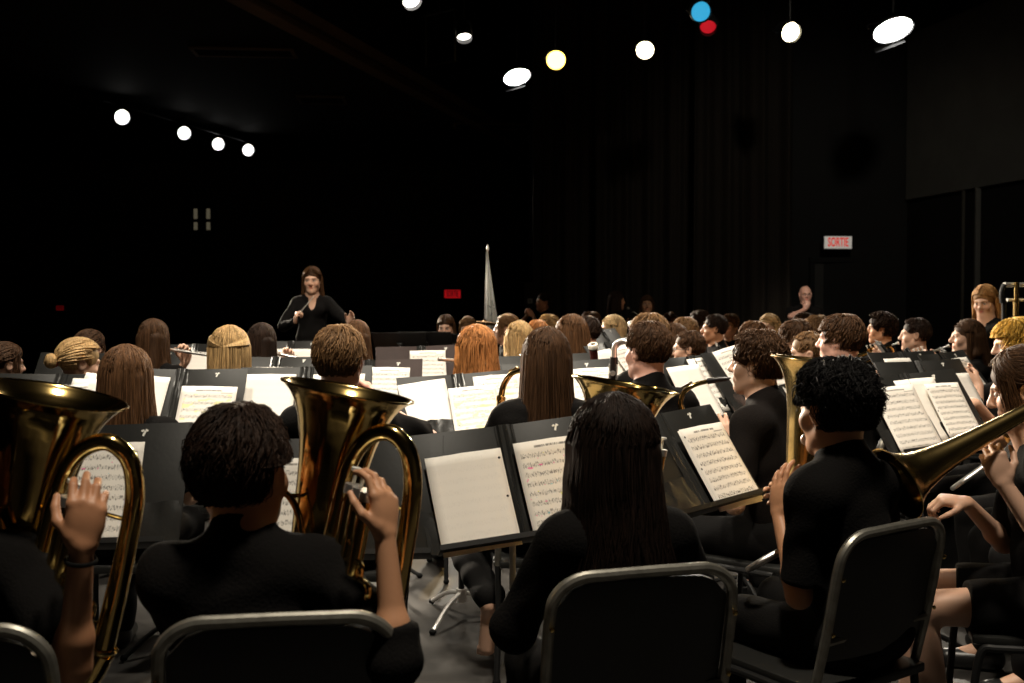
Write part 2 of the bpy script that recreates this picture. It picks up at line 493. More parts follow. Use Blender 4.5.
            for j in range(K):
                P4[:, j] = A4 + (B4 - A4) * min(1, u[j] * 2.5) + np.stack([sg * .006 * np.sin(w0 + 4 * u[j]), .004 * np.cos(w0 + 3 * u[j]), -ln_ * max(0, u[j] - .3) / .7], -1)
            P = np.concatenate([P, P4])
        m = max(60, n // 3); K2 = K
        P2 = np.zeros((m, K, 3)); a0 = rng.uniform(0, 6.28, m); rr = rng.uniform(.012, .038, m); hh = rng.normal(0, .35, m)
        for j in range(K):
            if style == 'bun':
                q = a0 + u[j] * 3.4; rad = .036
                P2[:, j] = B + np.array([0, -.020, 0]) + np.stack([np.cos(q) * rad * np.cos(hh), np.sin(hh) * rad * .9, np.sin(q) * rad * np.cos(hh)], -1)
            else:
                P2[:, j] = B + np.stack([np.cos(a0) * rr * (.5 + .7 * np.sin(2.6 * u[j])), -.035 * np.sin(1.8 * u[j]) + np.sin(a0) * rr * .5, -u[j] * length * rng.uniform(.8, 1.1, m)], -1)
        P = np.concatenate([P, P2])
        vb = Vol((-.06, -.2, -length - .1), (.06, -.06, .06), res)
        if style == 'bun': vb.ell(B + np.array([0, -.020, 0]), (.034, .030, .034), k=0)
        else: vb.cone(B, B + np.array([0, -.03, -length * .75]), .024, .020, 0)
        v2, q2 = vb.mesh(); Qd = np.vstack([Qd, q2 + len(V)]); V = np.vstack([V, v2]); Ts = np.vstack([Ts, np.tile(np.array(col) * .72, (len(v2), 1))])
    if style == 'halfup':
        m = max(40, n // 6); P2 = np.zeros((m, K, 3)); sd = rng.choice([-1, 1], m); z0 = rng.uniform(.02, .075, m)
        for j in range(K):
            q = u[j]
            a2 = sd * (1.3 + (math.pi - 1.3) * q)
            th = np.arccos(np.clip((z0 * (1 - q) + .012 * q - EC[2] + .02) / (ER[2]), -1, 1))
            P2[:, j] = surf(a2, th, (.006 + .008 * math.sin(3.1 * q)) * np.ones((m, 1)))
        P = np.concatenate([P, P2])
    v3, q3, t3 = locks_mesh(P, thick, thick * .35, col, rng)
    V2 = np.vstack([V, v3]) * hs
    return V2, np.vstack([Qd, q3 + len(V)]), np.vstack([Ts, t3])

SEATED = []

def person(who, px, py, d, yaw=0., style='short', hc='brown', skin='fair', stand=False, lean=4., hy=0., hp=0., hr=0., hs=.98, length=.22,
           sleeve='short', arms=None, cloth='cloth', res=None, sh=1., hvol=1., glasses=False, badge=None, tie=None, label=None, fold=1.,
           bust=False, barefoot=False, knees=None, band=None, part=0., zadd=0., group=None, ls=0., slv=.86, cf=.06, co=(0, 0), shorts=False):
    """who: words that single this person out. (px, py) crown of the head in the photograph, d metres away."""
    top = W(px, py, d)
    zc = top.z - zadd
    u = Vector((math.sin(R(ls)), math.sin(R(lean)), math.cos(R(lean)) * math.cos(R(ls))))
    nd = Vector((0, math.sin(R(lean * .6 + 8)), math.cos(R(lean * .6 + 8))))
    base = .45 if not stand else 0.
    p0 = .09 if not stand else .90
    kt = p0 + .49 * u.z + .125 * nd.z
    s = (zc - base - .113 * hs) / kt
    P0 = Vector((0, 0, base + p0 * s)); C = P0 + u * .30 * s; NB = P0 + u * .474 * s; SH = P0 + u * .395 * s
    H = P0 + u * .49 * s + nd * .125 * s
    Q = rot(hy, hp, hr)
    Y = Matrix.Rotation(R(yaw), 3, 'Z')
    off = Y @ Vector((H.x, H.y, 0))
    org = Vector((top.x - off.x, top.y - off.y, zadd))
    root = empty('person', org, R(yaw), label or ('person, ' + who), 'person', group)
    inv = Y.transposed()
    loc = lambda w: inv @ (Vector(w) - org)
    res = res or (.0042 if d < 3.2 else .0058 if d < 4.4 else .0072)
    rng = np.random.default_rng(int(px * 7 + py))
    sk = SKIN[skin]
    # --- arms
    jl = []
    for sd in (-1, 1):
        S = SH + Vector((sd * .150 * sh * s, .005, 0))
        a = (arms or {}).get('R' if sd > 0 else 'L')
        if a is None: a = dict(at=Vector((sd * .05, .27 * s, base + .30 * s)) if not stand else Vector((sd * .20, .10, .80 * s)), F=(-sd * .5, .6, .5), N=(-sd * .8, -.2, 0))
        if 'rm' in a: wr = H + Q @ Vector((0, .10, -.060)) * hs + rot(hy) @ (Vector(a['rm']) * s)
        else: wr = loc(a['px']) if 'px' in a else Vector(a['at'])
        F = inv @ Vector(a['Fw']) if 'Fw' in a else Vector(a['F'])
        Nn = inv @ Vector(a['Nw']) if 'Nw' in a else Vector(a['N'])
        hint = inv @ Vector(a['Ew']) if 'Ew' in a else Vector(a.get('E', (sd * .6, -.35, -.8)))
        l1, l2 = .285 * s, .245 * s
        v = wr - S; D = min(v.length, (l1 + l2) * .995); v = v.normalized(); wr = S + v * D if v.length and (wr - S).length > D else wr
        x = (l1 * l1 - l2 * l2 + D * D) / (2 * D); h = math.sqrt(max(l1 * l1 - x * x, 0))
        pr = (hint - v * hint.dot(v)).normalized()
        jl.append((sd, S, S + v * x + pr * h, wr, F, Nn, a.get('curl', (25, 35, 25)), a.get('hs', .95)))
    # --- legs
    legs = []
    for sd in (-1, 1):
        hip = P0 + Vector((sd * .082 * s, 0, -.02 * s))
        if stand: kn, an = Vector((sd * .095 * s, .02, .48 * s)), Vector((sd * .10 * s, -.01, .085))
        else:
            kn = Vector((sd * .13 * s, .40 * s, .50)); an = Vector((sd * .135 * s, .36 * s + .03 * sd, .085))
            if knees and sd in knees: kn, an = (loc(q) for q in knees[sd])
        legs.append((sd, hip, kn, an))
    lo = Vector((-.42, -.35, -.02)); hi = Vector((.42, .62, H.z + .15))
    for j in jl:
        for q in (j[2], j[3], j[3] + Vector(j[4]).normalized() * .2):
            for i in range(3): lo[i] = min(lo[i], q[i] - .1); hi[i] = max(hi[i], q[i] + .1)
    # --- skin: one continuous surface
    vb = Vol(lo, hi, res)
    head(vb, H, Q, hs)
    vb.cone(H + Q @ Vector((0, -.022, -.055)) * hs, NB + Vector((0, .0, .01)), .050 * s, .054 * s * sh, .03)
    vb.cone(NB, SH + Vector((.08 * s * sh, 0, -.01)), .040 * s, .040 * s, .04); vb.cone(NB, SH + Vector((-.08 * s * sh, 0, -.01)), .040 * s, .040 * s, .04); vb.cone(NB, C, .05 * s, .07 * s, .04)
    vb.ell(C - u * .03 * s, (.126 * s * sh, .082 * s, .155 * s), rot(0, -lean), .03); vb.ell(P0 + u * .10 * s, (.125 * s, .085 * s, .16 * s), rot(0, -lean), .03)
    for sd, S, E, wr, F, Nn, cl, hsz in jl:
        vb.cone(S, E, .044 * s, .032 * s, .03); vb.ell(E.lerp(wr, .24), (.0335 * s,) * 3, k=.03)
        vb.cone(E, wr, .032 * s, .0215 * s, .02)
        hand(vb, wr, F, Nn, sd, hsz * s * .93, cl, res)
    for sd, hip, kn, an in legs:
        vb.cone(hip, kn, .072 * s, .050 * s, .03); vb.cone(kn, an, .050 * s, .034 * s, .02)
        ft = (an - kn); fd = Vector((sd * .15, 1, 0)) if not (knees and sd in knees) else Vector((-.03, .10, -1))
        if barefoot and sd in barefoot:
            vb.ell(an + Vector((0, -.022, -.012)), (.031, .034, .036), k=.02); vb.cone(an + Vector((0, -.006, -.02)), an + fd.normalized() * .19, .030, .034, .02)
            for t in range(5): vb.cone(an + fd.normalized() * .19 + Vector(((t - 2) * .015, 0, 0)), an + fd.normalized() * (.225 - .006 * abs(t - 1)) + Vector(((t - 2) * .016, .02, 0)), .010, .008, .004)
        else: vb.cone(an, an + Vector((sd * .02, .12, -.045)), .034, .028, .02)
    v, q = vb.mesh()
    body = link('body', np_mesh('body', v, q, tone=tones(v, H, Q, hs, sk, HAIR.get(hc, (.1, .06, .04)))), M['skin'], root)
    # --- shirt
    r2 = max(res, .0055)
    vs = Vol(lo, hi, r2)
    if not bust:
        ct = NB + nd * .034 * s; vs.cone(NB - u * .03 * s, ct + nd * .03, .068 * s, .0610 * s, .02)
        vs.half(tuple(ct), tuple((nd * .92 + Vector((0, .34, 0))).normalized()), tuple(ct - Vector((.1, .1, .03))), tuple(ct + Vector((.1, .1, .1))), .004)
    for sd, S, E, wr, *_ in jl:
        if sleeve == 'short':
            e, ax = (S.lerp(E, slv), E - S) if slv <= 1 else (E.lerp(wr, slv - 1), wr - E)
            if slv > 1: vs.cone(E, e, .054 * s, .047 * s, .03)
            else: vs.cone(S, e, .060 * s, .056 * s, .035)
            vs.half(tuple(e), tuple(ax.normalized()), tuple(e - Vector((.085, .085, .085))), tuple(e + Vector((.085, .085, .085))), .004)
            if slv > 1: vs.cone(S, E, .060 * s, .055 * s, .03)
    vs.ell(C - u * .03 * s, (.148 * s * sh, .102 * s, .175 * s), rot(0, -lean), .03); vs.ell(P0 + u * .08 * s, (.150 * s, .112 * s, .17 * s), rot(0, -lean), .05)
    vs.cone(SH + Vector((-.115 * s * sh, -.006, -.005)), SH + Vector((.115 * s * sh, -.006, -.005)), .058 * s, .058 * s, .05)
    for x in (-1, 1): vs.cone(NB + Vector((x * .015, -.014, -.022)), SH + Vector((x * .135 * s * sh, -.004, .0)), .048 * s, .050 * s, .05)
    if bust:
        for x in (-1, 1): vs.ell(C + Vector((x * .062 * s, .075 * s, .03 * s)), (.058 * s, .05 * s, .058 * s), k=.04)
    for sd, S, E, wr, *_ in jl:
        if sleeve != 'short':
            vs.cone(S, E, .062 * s, .052 * s, .035); vs.cone(E, E.lerp(wr, .94), .052 * s, .036 * s, .02)
    if cloth == 'collar': pass
    if bust:
        vs.ell(NB + Vector((0, .085 * s, -.055 * s)), (.034 * s, .070 * s, .085 * s), k=.012, op=-1)
    v, q = vs.mesh(); v = puff(v, q, .0045 * fold, 26, rng.uniform(0, 9, 3))
    cm = M['cloth_warm'] if cloth == 'collar' else M['cloth']
    shirt = link('shirt', np_mesh('shirt', v, q), cm, root)
    # --- trousers, shoes
    vt = Vol(lo, hi, max(r2, .007))
    vt.ell(P0, (.148 * s, .118 * s, .10 * s), k=.03)
    for sd, hip, kn, an in legs:
        if shorts:
            e = hip.lerp(kn, .66); vt.cone(hip, e, .088 * s, .078 * s, .03); vt.half(tuple(e), tuple((kn - hip).normalized()), tuple(e - Vector((.12, .12, .12))), tuple(e + Vector((.12, .12, .12))), .004)
            continue
        vt.cone(hip, kn, .088 * s, .064 * s, .04); vt.cone(kn, an + Vector((0, 0, .02)), .064 * s, .056 * s, .02)
    v, q = vt.mesh(); v = puff(v, q, .005, 22, rng.uniform(0, 9, 3))
    link('trousers', np_mesh('trousers', v, q), M['trouser'], root)
    if True:
        for sd, hip, kn, an in legs:
            if barefoot and sd in barefoot: continue
            z0 = an.z - .085
            f = Vol((an.x - .09, an.y - .12, z0 - .01), (an.x + .11, an.y + .26, z0 + .14), .007)
            f.cone(an + Vector((0, -.012, -.045)), an + Vector((sd * .02, .15, -.052)), .043, .038, .02); f.cone(an + Vector((0, 0, -.03)), an + Vector((0, .0, .015)), .045, .042, .02)
            f.half((an.x, an.y, z0 + .003), (0, 0, -1), (an.x - .2, an.y - .3, z0 - .1), (an.x + .2, an.y + .4, z0 + .05), .0)
            v, q = f.mesh(); link('shoe', np_mesh('shoe', v, q), M['shoe'], root)
    # --- hair
    if style != 'bald':
        n = 2200 if d < 3.2 else 1100 if d < 4.6 else 520 if d < 7 else 320
        th = .0017 if d < 3.2 else .0024 if d < 4.6 else .0036 if d < 7 else .0046
        v, q, t = hair(style, HAIR[hc], hs, n, rng, length, th, hvol, part)
        v = v @ np.array(Q.transposed()) + np.array(H)
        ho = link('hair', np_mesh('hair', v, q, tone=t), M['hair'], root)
        if tie:
            B = H + Q @ Vector((0, -.118, 0 if style == 'bun' else -.012)) * hs
            mb = MB(); mb.lathe([(.020 + .009 * math.cos(a), .009 * math.sin(a)) for a in np.linspace(0, 2 * math.pi, 9)], 14, Matrix.Translation(B) @ Q.to_4x4() @ Matrix.Rotation(R(90), 4, 'X'))
            tag(mb.build('hair_tie', M[tie], ho), 'red hair tie' if tie == 'red_tie' else None)
    if glasses:
        mb = MB()
        for x in (-1, 1):
            mb.tube([H + Q @ Vector((x * .033 + .021 * math.cos(a), .099 + .004 * -abs(math.cos(a)), .001 + .015 * math.sin(a))) * hs for a in np.linspace(0, 2 * math.pi, 17)], .0016, 6)
            mb.tube([H + Q @ Vector(p) * hs for p in ((x * .055, .095, .006), (x * .076, .06, .006), (x * .082, -.012, .004))], .0016, 6)
        mb.tube([H + Q @ Vector(p) * hs for p in ((-.012, .099, .004), (0, .104, .006), (.012, .099, .004))], .0016, 6)
        mb.build('spectacles', M['specs'], root)
    if badge:
        mb = MB(); mb.box(C + Vector((badge * .06 * s, .108 * s, .09 * s)), (.055, .004, .035), rot(-badge * 12, -8), .002); mb.build('badge', M['bead'], root)
    if band:
        j = jl[1]; c = j[3].lerp(j[2], .10); ax = (j[3] - j[2]).normalized()
        mb = MB(); Mx = Matrix.Translation(c) @ Vector((0, 0, 1)).rotation_difference(ax).to_matrix().to_4x4()
        mb.lathe([(.0275 * s + .003 * math.cos(a), .0045 * math.sin(a)) for a in np.linspace(0, 2 * math.pi, 9)], 20, Mx); mb.build('wristband', M['rubber'], root)
    mouth = H + Q @ Vector((0, .10, -.060)) * hs
    info = dict(root=root, org=org, Y=Y, yaw=yaw, H=org + Y @ H, mouth=org + Y @ mouth, fw=Y @ (Q @ Vector((0, 1, 0))), up=Vector((0, 0, 1)), s=s, who=who, jl=jl, d=d, rt=Y @ (Q @ Vector((1, 0, 0))),
                wr={('R' if j[0] > 0 else 'L'): org + Y @ j[3] for j in jl}, bodyfw=Y @ Vector((0, 1, 0)), bodyrt=Y @ Vector((1, 0, 0)))
    if not stand: SEATED.append(info); info['cf'] = cf; info['co'] = Vector((*co, 0))
    return info
# ------------------------------------------------------------------ chairs
def chair_parts(root):
    w = .205
    m = MB(); m.box((0, .0, .437), (.40, .41, .026), None, .012); m.build('seat', M['plastic'], root)
    # backrest: a shell bent round the back, hung inside the tube
    nx, nz = 13, 9; v = []; f = []
    def P(i, j, o):
        x = (i / (nx - 1) - .5) * .385; t = j / (nz - 1); z = .52 + t * .310
        e = 1 - .16 * (abs(2 * i / (nx - 1) - 1) ** 6) * (t ** 4)
        return (x * (1 if t < .9 else .985), -.188 - .055 * t - .026 * (1 - (2 * x / .385) ** 2) + o + (.01 if j in (0, nz - 1) else 0) * .4, .52 + (z - .52) * e)
    for o in (0, .024):
        for j in range(nz):
            for i in range(nx): v.append(P(i, j, o))
    K = nx * nz
    for j in range(nz - 1):
        for i in range(nx - 1):
            a = j * nx + i; f.append((a, a + nx, a + nx + 1, a + 1)); b = a + K; f.append((b, b + 1, b + nx + 1, b + nx))
    for i in range(nx - 1):
        for a, s_ in ((i, 1), ((nz - 1) * nx + i, -1)):
            q = (a, a + 1, a + 1 + K, a + K); f.append(q if s_ > 0 else q[::-1])
    for j in range(nz - 1):
        for a, s_ in ((j * nx, -1), (j * nx + nx - 1, 1)):
            q = (a, a + nx, a + nx + K, a + K); f.append(q if s_ > 0 else q[::-1])
    m = MB(); m.add(v, f); m.build('backrest', M['plastic'], root)
    pts = [(-w, -.165, .43), (-w, -.205, .60), (-w, -.235, .755), (-w + .012, -.246, .808), (-w + .055, -.252, .839), (-.08, -.256, .844), (.08, -.256, .844), (w - .055, -.252, .839), (w - .012, -.246, .808), (w, -.235, .755), (w, -.205, .60), (w, -.165, .43)]
    m = MB(); m.tube(spline(pts, 5), .0125, 10); fr = m.build('back_frame', M['chair_frame'], root)
    m = MB(); m.tube([(-w, -.200, .575), (w, -.200, .575)], .011, 8); m.build('crossbar', M['chair_frame'], root)
    for x in (-1, 1):
        for z in (.60, .74):
            m = MB(); m.ball((x * w, -.212 - (z - .6) * .2 - .012, z), (.006, .004, .006), 8); tag(m.build('screw', M['brass'], fr), 'gold screw head')
    for x in (-1, 1):
        m = MB(); m.tube(spline([(x * w, -.165, .43), (x * w, -.185, .25), (x * (w + .012), -.245, .012)], 5), .0115, 10); l = m.build('leg', M['black_metal'], root)
        m = MB(); m.ball((x * (w + .012), -.245, .014), (.016, .016, .014), 10); m.build('foot', M['rubber'], l)
        m = MB(); m.tube(spline([(x * w, -.12, .422), (x * w, .12, .420), (x * w, .185, .395), (x * (w + .004), .205, .20), (x * (w + .006), .215, .012)], 5), .0115, 10); l = m.build('leg', M['black_metal'], root)
        m = MB(); m.ball((x * (w + .006), .215, .014), (.016, .016, .014), 10); m.build('foot', M['rubber'], l)
CHAIR0 = []
def chair(loc, yaw, label, rz=0):
    if not CHAIR0:
        c = empty('stacking_chair', (0, 0, 0)); chair_parts(c); CHAIR0.append(c); o = c
    else: o = copy_tree(CHAIR0[0])
    o.location = loc; o.rotation_euler = (0, 0, R(yaw))
    return tag(o, label, 'chair', 'black chairs of the band')

# ------------------------------------------------------------------ music stands, folders, sheets
def paper_mat(name, blank=False, marks=False, yellow=False, dens=1., seed=0., holes=0):
    m = bpy.data.materials.new(name); N, L, P = nodes_of(m)
    P.inputs['Roughness'].default_value = .7; P.inputs['Specular IOR Level'].default_value = .2
    tc = N.new('ShaderNodeTexCoord'); sp = N.new('ShaderNodeSeparateXYZ'); L.new(tc.outputs['UV'], sp.inputs[0])
    U, Vv = sp.outputs['X'], sp.outputs['Y']
    def math_(op, a, b=None, c=None):
        n = N.new('ShaderNodeMath'); n.operation = op
        for i, q in enumerate((a, b, c)):
            if q is None: continue
            if isinstance(q, (int, float)): n.inputs[i].default_value = q
            else: L.new(q, n.inputs[i])
        return n.outputs[0]
    def band(x, lo, hi, e=.02):
        a = N.new('ShaderNodeMapRange'); a.interpolation_type = 'SMOOTHSTEP'; L.new(x, a.inputs['Value'])
        a.inputs['From Min'].default_value = lo - e; a.inputs['From Max'].default_value = lo + e
        b = N.new('ShaderNodeMapRange'); b.interpolation_type = 'SMOOTHSTEP'; L.new(x, b.inputs['Value'])
        b.inputs['From Min'].default_value = hi - e; b.inputs['From Max'].default_value = hi + e; b.inputs['To Min'].default_value = 1; b.inputs['To Max'].default_value = 0
        return math_('MULTIPLY', a.outputs[0], b.outputs[0])
    def noise(sx, sy, sc, off=0.):
        mp = N.new('ShaderNodeMapping'); mp.inputs['Scale'].default_value = (sx, sy, 1); mp.inputs['Location'].default_value = (seed + off, seed * 1.7 + off, 0)
        L.new(tc.outputs['UV'], mp.inputs['Vector'])
        n = N.new('ShaderNodeTexNoise'); n.inputs['Scale'].default_value = sc; n.inputs['Detail'].default_value = 2; L.new(mp.outputs[0], n.inputs['Vector'])
        return n.outputs['Fac']
    white = (.84, .80, .74, 1)
    k = 10 if not blank else 9
    fr = math_('FRACT', math_('MULTIPLY', Vv, float(k)))
    page = math_('MULTIPLY', band(U, .07, .93, .01), band(Vv, .06, .885, .01))
    staff = band(fr, .32, .66, .03)
    lines = math_('MULTIPLY', band(math_('FRACT', math_('MULTIPLY', math_('SUBTRACT', fr, .30), 13.5)), .3, .7, .12), staff)
    nt = band(noise(60, k * 3.2, 1., 3), .56, 1.2, .03)
    notes = math_('MULTIPLY', nt, band(fr, .22, .80, .05))
    ink = math_('MULTIPLY', math_('ADD', math_('MULTIPLY', lines, .42), math_('MULTIPLY', notes, .62 * dens)), page)
    ti = math_('MULTIPLY', math_('MULTIPLY', band(Vv, .925, .948, .004), band(U, .27, .74, .01)), band(noise(70, 8, 1., 9), .44, 2., .04))
    ti2 = math_('MULTIPLY', math_('MULTIPLY', band(Vv, .898, .910, .003), band(U, .72, .93, .01)), .6)
    ink = math_('MINIMUM', math_('ADD', ink, math_('ADD', math_('MULTIPLY', ti, .8), ti2)), 1.)
    if blank: ink = math_('MULTIPLY', ink, .07)
    mx = N.new('ShaderNodeMix'); mx.data_type = 'RGBA'; mx.inputs['A'].default_value = white; mx.inputs['B'].default_value = (.05, .045, .04, 1)
    L.new(ink, mx.inputs['Factor']); out = mx.outputs['Result']
    def overlay(fac, col):
        nonlocal out
        q = N.new('ShaderNodeMix'); q.data_type = 'RGBA'; L.new(out, q.inputs['A']); q.inputs['B'].default_value = (*col, 1); L.new(fac, q.inputs['Factor']); out = q.outputs['Result']
    if marks:
        for j, (c, th) in enumerate((((.85, .12, .40), .685), ((.15, .55, .62), .70), ((.75, .75, .10), .72))):
            overlay(math_('MULTIPLY', math_('MULTIPLY', band(noise(9, 16, 1., 20 + j * 7), th, 2., .015), page), .75), c)
    if yellow: overlay(math_('MULTIPLY', math_('MULTIPLY', band(noise(5, 14, 1., 31), .60, 2., .02), page), .6), (.86, .76, .25))
    if holes:
        for vv in (.10, .5, .90):
            a = math_('MULTIPLY', math_('SUBTRACT', U, .955 if holes > 0 else .045), .216); b = math_('MULTIPLY', math_('SUBTRACT', Vv, vv), .279)
            dd = math_('ADD', math_('MULTIPLY', a, a), math_('MULTIPLY', b, b))
            overlay(math_('LESS_THAN', dd, .0036 ** 2), (.02, .02, .02))
    L.new(out, P.inputs['Base Color'])
    return m
PAPER = dict(blank=paper_mat('paper_blank', blank=True, holes=1), plain=paper_mat('paper_faint', blank=True), music=paper_mat('paper_printed', seed=2.), music2=paper_mat('paper_printed_dense', seed=7., dens=1.25, holes=-1),
             marked=paper_mat('paper_marked', marks=True, seed=4., dens=.9), yellow=paper_mat('paper_highlighted', yellow=True, seed=5., dens=.8))

def sheet_mesh(w, h, bend, curl):
    nx, ny = 9, 11; v = []; uv = []
    for o in (0, -.0007):
        for j in range(ny):
            for i in range(nx):
                a, b = i / (nx - 1), j / (ny - 1)
                y = bend * (.5 - abs(a - .5)) ** 2 * 4 * .006 + curl * b ** 3 * .012 + o
                v.append(((a - .5) * w, -y - .001 if o == 0 else -y - .001 + .0007, (b - .5) * h)); uv.append((a, b))
    f = []; K = nx * ny
    for j in range(ny - 1):
        for i in range(nx - 1):
            a = j * nx + i; f.append((a, a + 1, a + nx + 1, a + nx)); f.append((a + K, a + K + nx, a + K + nx + 1, a + K + 1))
    for i in range(nx - 1): f.append((i, i + K, i + 1 + K, i + 1)); a = (ny - 1) * nx + i; f.append((a, a + 1, a + 1 + K, a + K))
    for j in range(ny - 1): a = j * nx; f.append((a, a + nx, a + nx + K, a + K)); a = j * nx + nx - 1; f.append((a, a + K, a + K + nx, a + nx))
    me = bpy.data.meshes.new('sheet_music'); me.from_pydata(v, [], f); me.update()
    l = me.uv_layers.new(name='UVMap')
    for p in me.polygons:
        p.use_smooth = True
        for li in p.loop_indices: l.data[li].uv = uv[me.loops[li].vertex_index]
    return me

def stand_parts(root, hgt, tilt, chrome, desk_mtx):
    """hgt: height of the desk's middle; root at the floor"""
    pm = M['chrome'] if chrome else M['black_metal']
    m = MB(); m.box((0, .0, 0), (.50, .004, .33), None, .0018); m.box((-.249, -.004, 0), (.004, .012, .33)); m.box((.249, -.004, 0), (.004, .012, .33))
    d = m.build('desk', M['black_metal'], root); d.matrix_local = desk_mtx
    m = MB(); m.box((0, -.030, -.166), (.50, .056, .004), None, .0015); m.box((0, -.057, -.160), (.50, .003, .014)); m.build('lip', M['black_metal'], d)
    m = MB(); m.box((0, .014, -.01), (.05, .024, .11), None, .004); m.build('bracket', M['black_metal'], d)
    c = desk_mtx.translation
    ny = c.y + .035
    m = MB(); m.cyl((0, ny, hgt * .46), (0, ny, hgt - .02), .0095); m.tube([(0, ny, hgt - .03), (0, ny - .012, hgt)], .012, 8); m.build('upper_pole', pm, root)
    m = MB(); m.cyl((0, ny, .10), (0, ny, hgt * .52), .0135); m.build('lower_pole', M['black_metal'], root)
    m = MB(); m.cyl((0, ny, hgt * .50), (0, ny, hgt * .50 + .045), .018); m.cyl((0, ny, hgt * .5 + .02), (0, ny - .035, hgt * .5 + .02), .008); m.build('clutch', M['rubber'], root)
    m = MB(); m.cyl((0, ny, .075), (0, ny, .135), .024); m.build('hub', pm, root)
    for k in range(3):
        a = R(90 + 120 * k + 25); q = (math.cos(a), math.sin(a))
        m = MB(); m.tube(spline([(.015 * q[0], ny + .015 * q[1], .115), (.13 * q[0], ny + .13 * q[1], .085), (.26 * q[0], ny + .26 * q[1], .016)], 5), .0105, 8); l = m.build('leg', pm, root)
        m = MB(); m.ball((.262 * q[0], ny + .262 * q[1], .014), (.016, .016, .013), 8); m.build('foot', M['rubber'], l)

def folder_parts(root, vm, wr_seed):
    rng = np.random.default_rng(wr_seed)
    for sx in (-1, 1):
        m = MB(); m.box((sx * .150, 0, 0), (.252, .005, .340), rot(sx * -2), .002); p = m.build('cover', vm, root)
        nx, nz = 15, 7; v = []; f = []
        ph = rng.uniform(0, 6.28, 4)
        for o in (0, 1):
            for j in range(nz):
                for i in range(nx):
                    a, b = i / (nx - 1), j / (nz - 1)
                    bul = .004 + .010 * math.sin(math.pi * a) * (b ** .7) + .0035 * math.sin(17 * a + ph[0] + 4 * b) * b + .003 * math.sin(29 * a + ph[1]) * b
                    v.append((sx * .150 + (a - .5) * .250, -.003 - (bul if o == 0 else .002), -.170 + .112 * b + (.004 * math.sin(9 * a + ph[2]) if j == nz - 1 else 0)))
        K = nx * nz
        for j in range(nz - 1):
            for i in range(nx - 1):
                a = j * nx + i; f.append((a, a + 1, a + nx + 1, a + nx)); f.append((a + K, a + K + nx, a + K + nx + 1, a + K + 1))
        for i in range(nx - 1): a = (nz - 1) * nx + i; f.append((a, a + 1, a + 1 + K, a + K)); f.append((i, i + K, i + 1 + K, i + 1))
        for j in range(nz - 1): a = j * nx; f.append((a, a + nx, a + nx + K, a + K)); a = a + nx - 1; f.append((a, a + K, a + K + nx, a + nx))
        m = MB(); m.add(v, f); m.build('pocket', M['pocket'], p)
        if sx > 0:
            m = MB(); m.box((.150, -.0035, .140), (.006, .001, .016), rot(0, 0, 20)); m.box((.145, -.0035, .148), (.008, .001, .005), rot(0, 0, -30)); m.box((.156, -.0035, .149), (.008, .001, .005), rot(0, 0, 35))
            tag(m.build('printed_mark', M['logo'], p), 'small white printed mark')
    v = []; f = []; nx, nz = 11, 9; ph = rng.uniform(0, 6, 3)
    for o in (0, 1):
        for j in range(nz):
            for i in range(nx):
                a, b = i / (nx - 1), j / (nz - 1)
                y = -.002 - .006 * math.sin(math.pi * a) + .003 * math.sin(22 * a + ph[0] + 2 * b) + .0015 * math.sin(9 * b + ph[1] + 6 * a)
                v.append(((a - .5) * .056, y + (0 if o == 0 else .004), -.169 + .338 * b))
    K = nx * nz
    for j in range(nz - 1):
        for i in range(nx - 1):
            a = j * nx + i; f.append((a, a + 1, a + nx + 1, a + nx)); f.append((a + K, a + K + nx, a + K + nx + 1, a + K + 1))
    for i in range(nx - 1): a = (nz - 1) * nx + i; f.append((a, a + 1, a + 1 + K, a + K)); f.append((i, i + K, i + 1 + K, i + 1))
    m = MB(); m.add(v, f); m.build('spine', M['pocket'], root)

NST = [0]
def stand(who, px, py, d, yaw, tilt=30, roll=0, sheets=(), folder='vinyl', chrome=True, slab=None, place=None):
    """(px, py, d): middle of the folder's top edge. sheets: (x, z, w, h, rot, paper, depth, text) in the folder's plane, metres from its middle"""
    NST[0] += 1
    top = W(px, py, d)
    Q = rot(yaw, 0, 0) @ rot(0, -tilt) @ rot(0, 0, roll)
    H2 = .17
    c = top - Q @ Vector((0, 0, H2))
    base = Vector((c.x, c.y, 0))
    label = f'black music stand {place or "in front of"} {who}'
    st = empty('music_stand', base, R(yaw), label, 'music stand', 'music stands of the band')
    A = Matrix.Translation(c) @ Q.to_4x4()
    dm = (Matrix.Translation(base) @ Matrix.Rotation(R(yaw), 4, 'Z')).inverted() @ A @ Matrix.Translation((0, .0075, -.010))
    stand_parts(st, c.z, tilt, chrome, dm)
    if folder:
        fo = empty('music_folder', mtx=A, label=f'open {"brownish" if folder == "vinyl_brown" else "black"} vinyl folder {place or "in front of"} {who}', cat='folder', group='open music folders')
        folder_parts(fo, M[folder], NST[0])
    for i, (x, z, w, h, r, pap, dep, txt) in enumerate(sheets):
        me = sheet_mesh(w, h, .6, .5 if dep > .5 else .2)
        o = link('sheet_music', me, PAPER[pap])
        yy = -.0045 - .009 * dep - .0012 * i
        if dep > .5: yy -= .009
        o.matrix_world = A @ Matrix.Translation((x, yy, z)) @ rot(0, 0, r).to_4x4()
        tag(o, f'{txt} {place or "in front of"} {who}', 'sheet music', 'sheets of music on the stands')
    return st
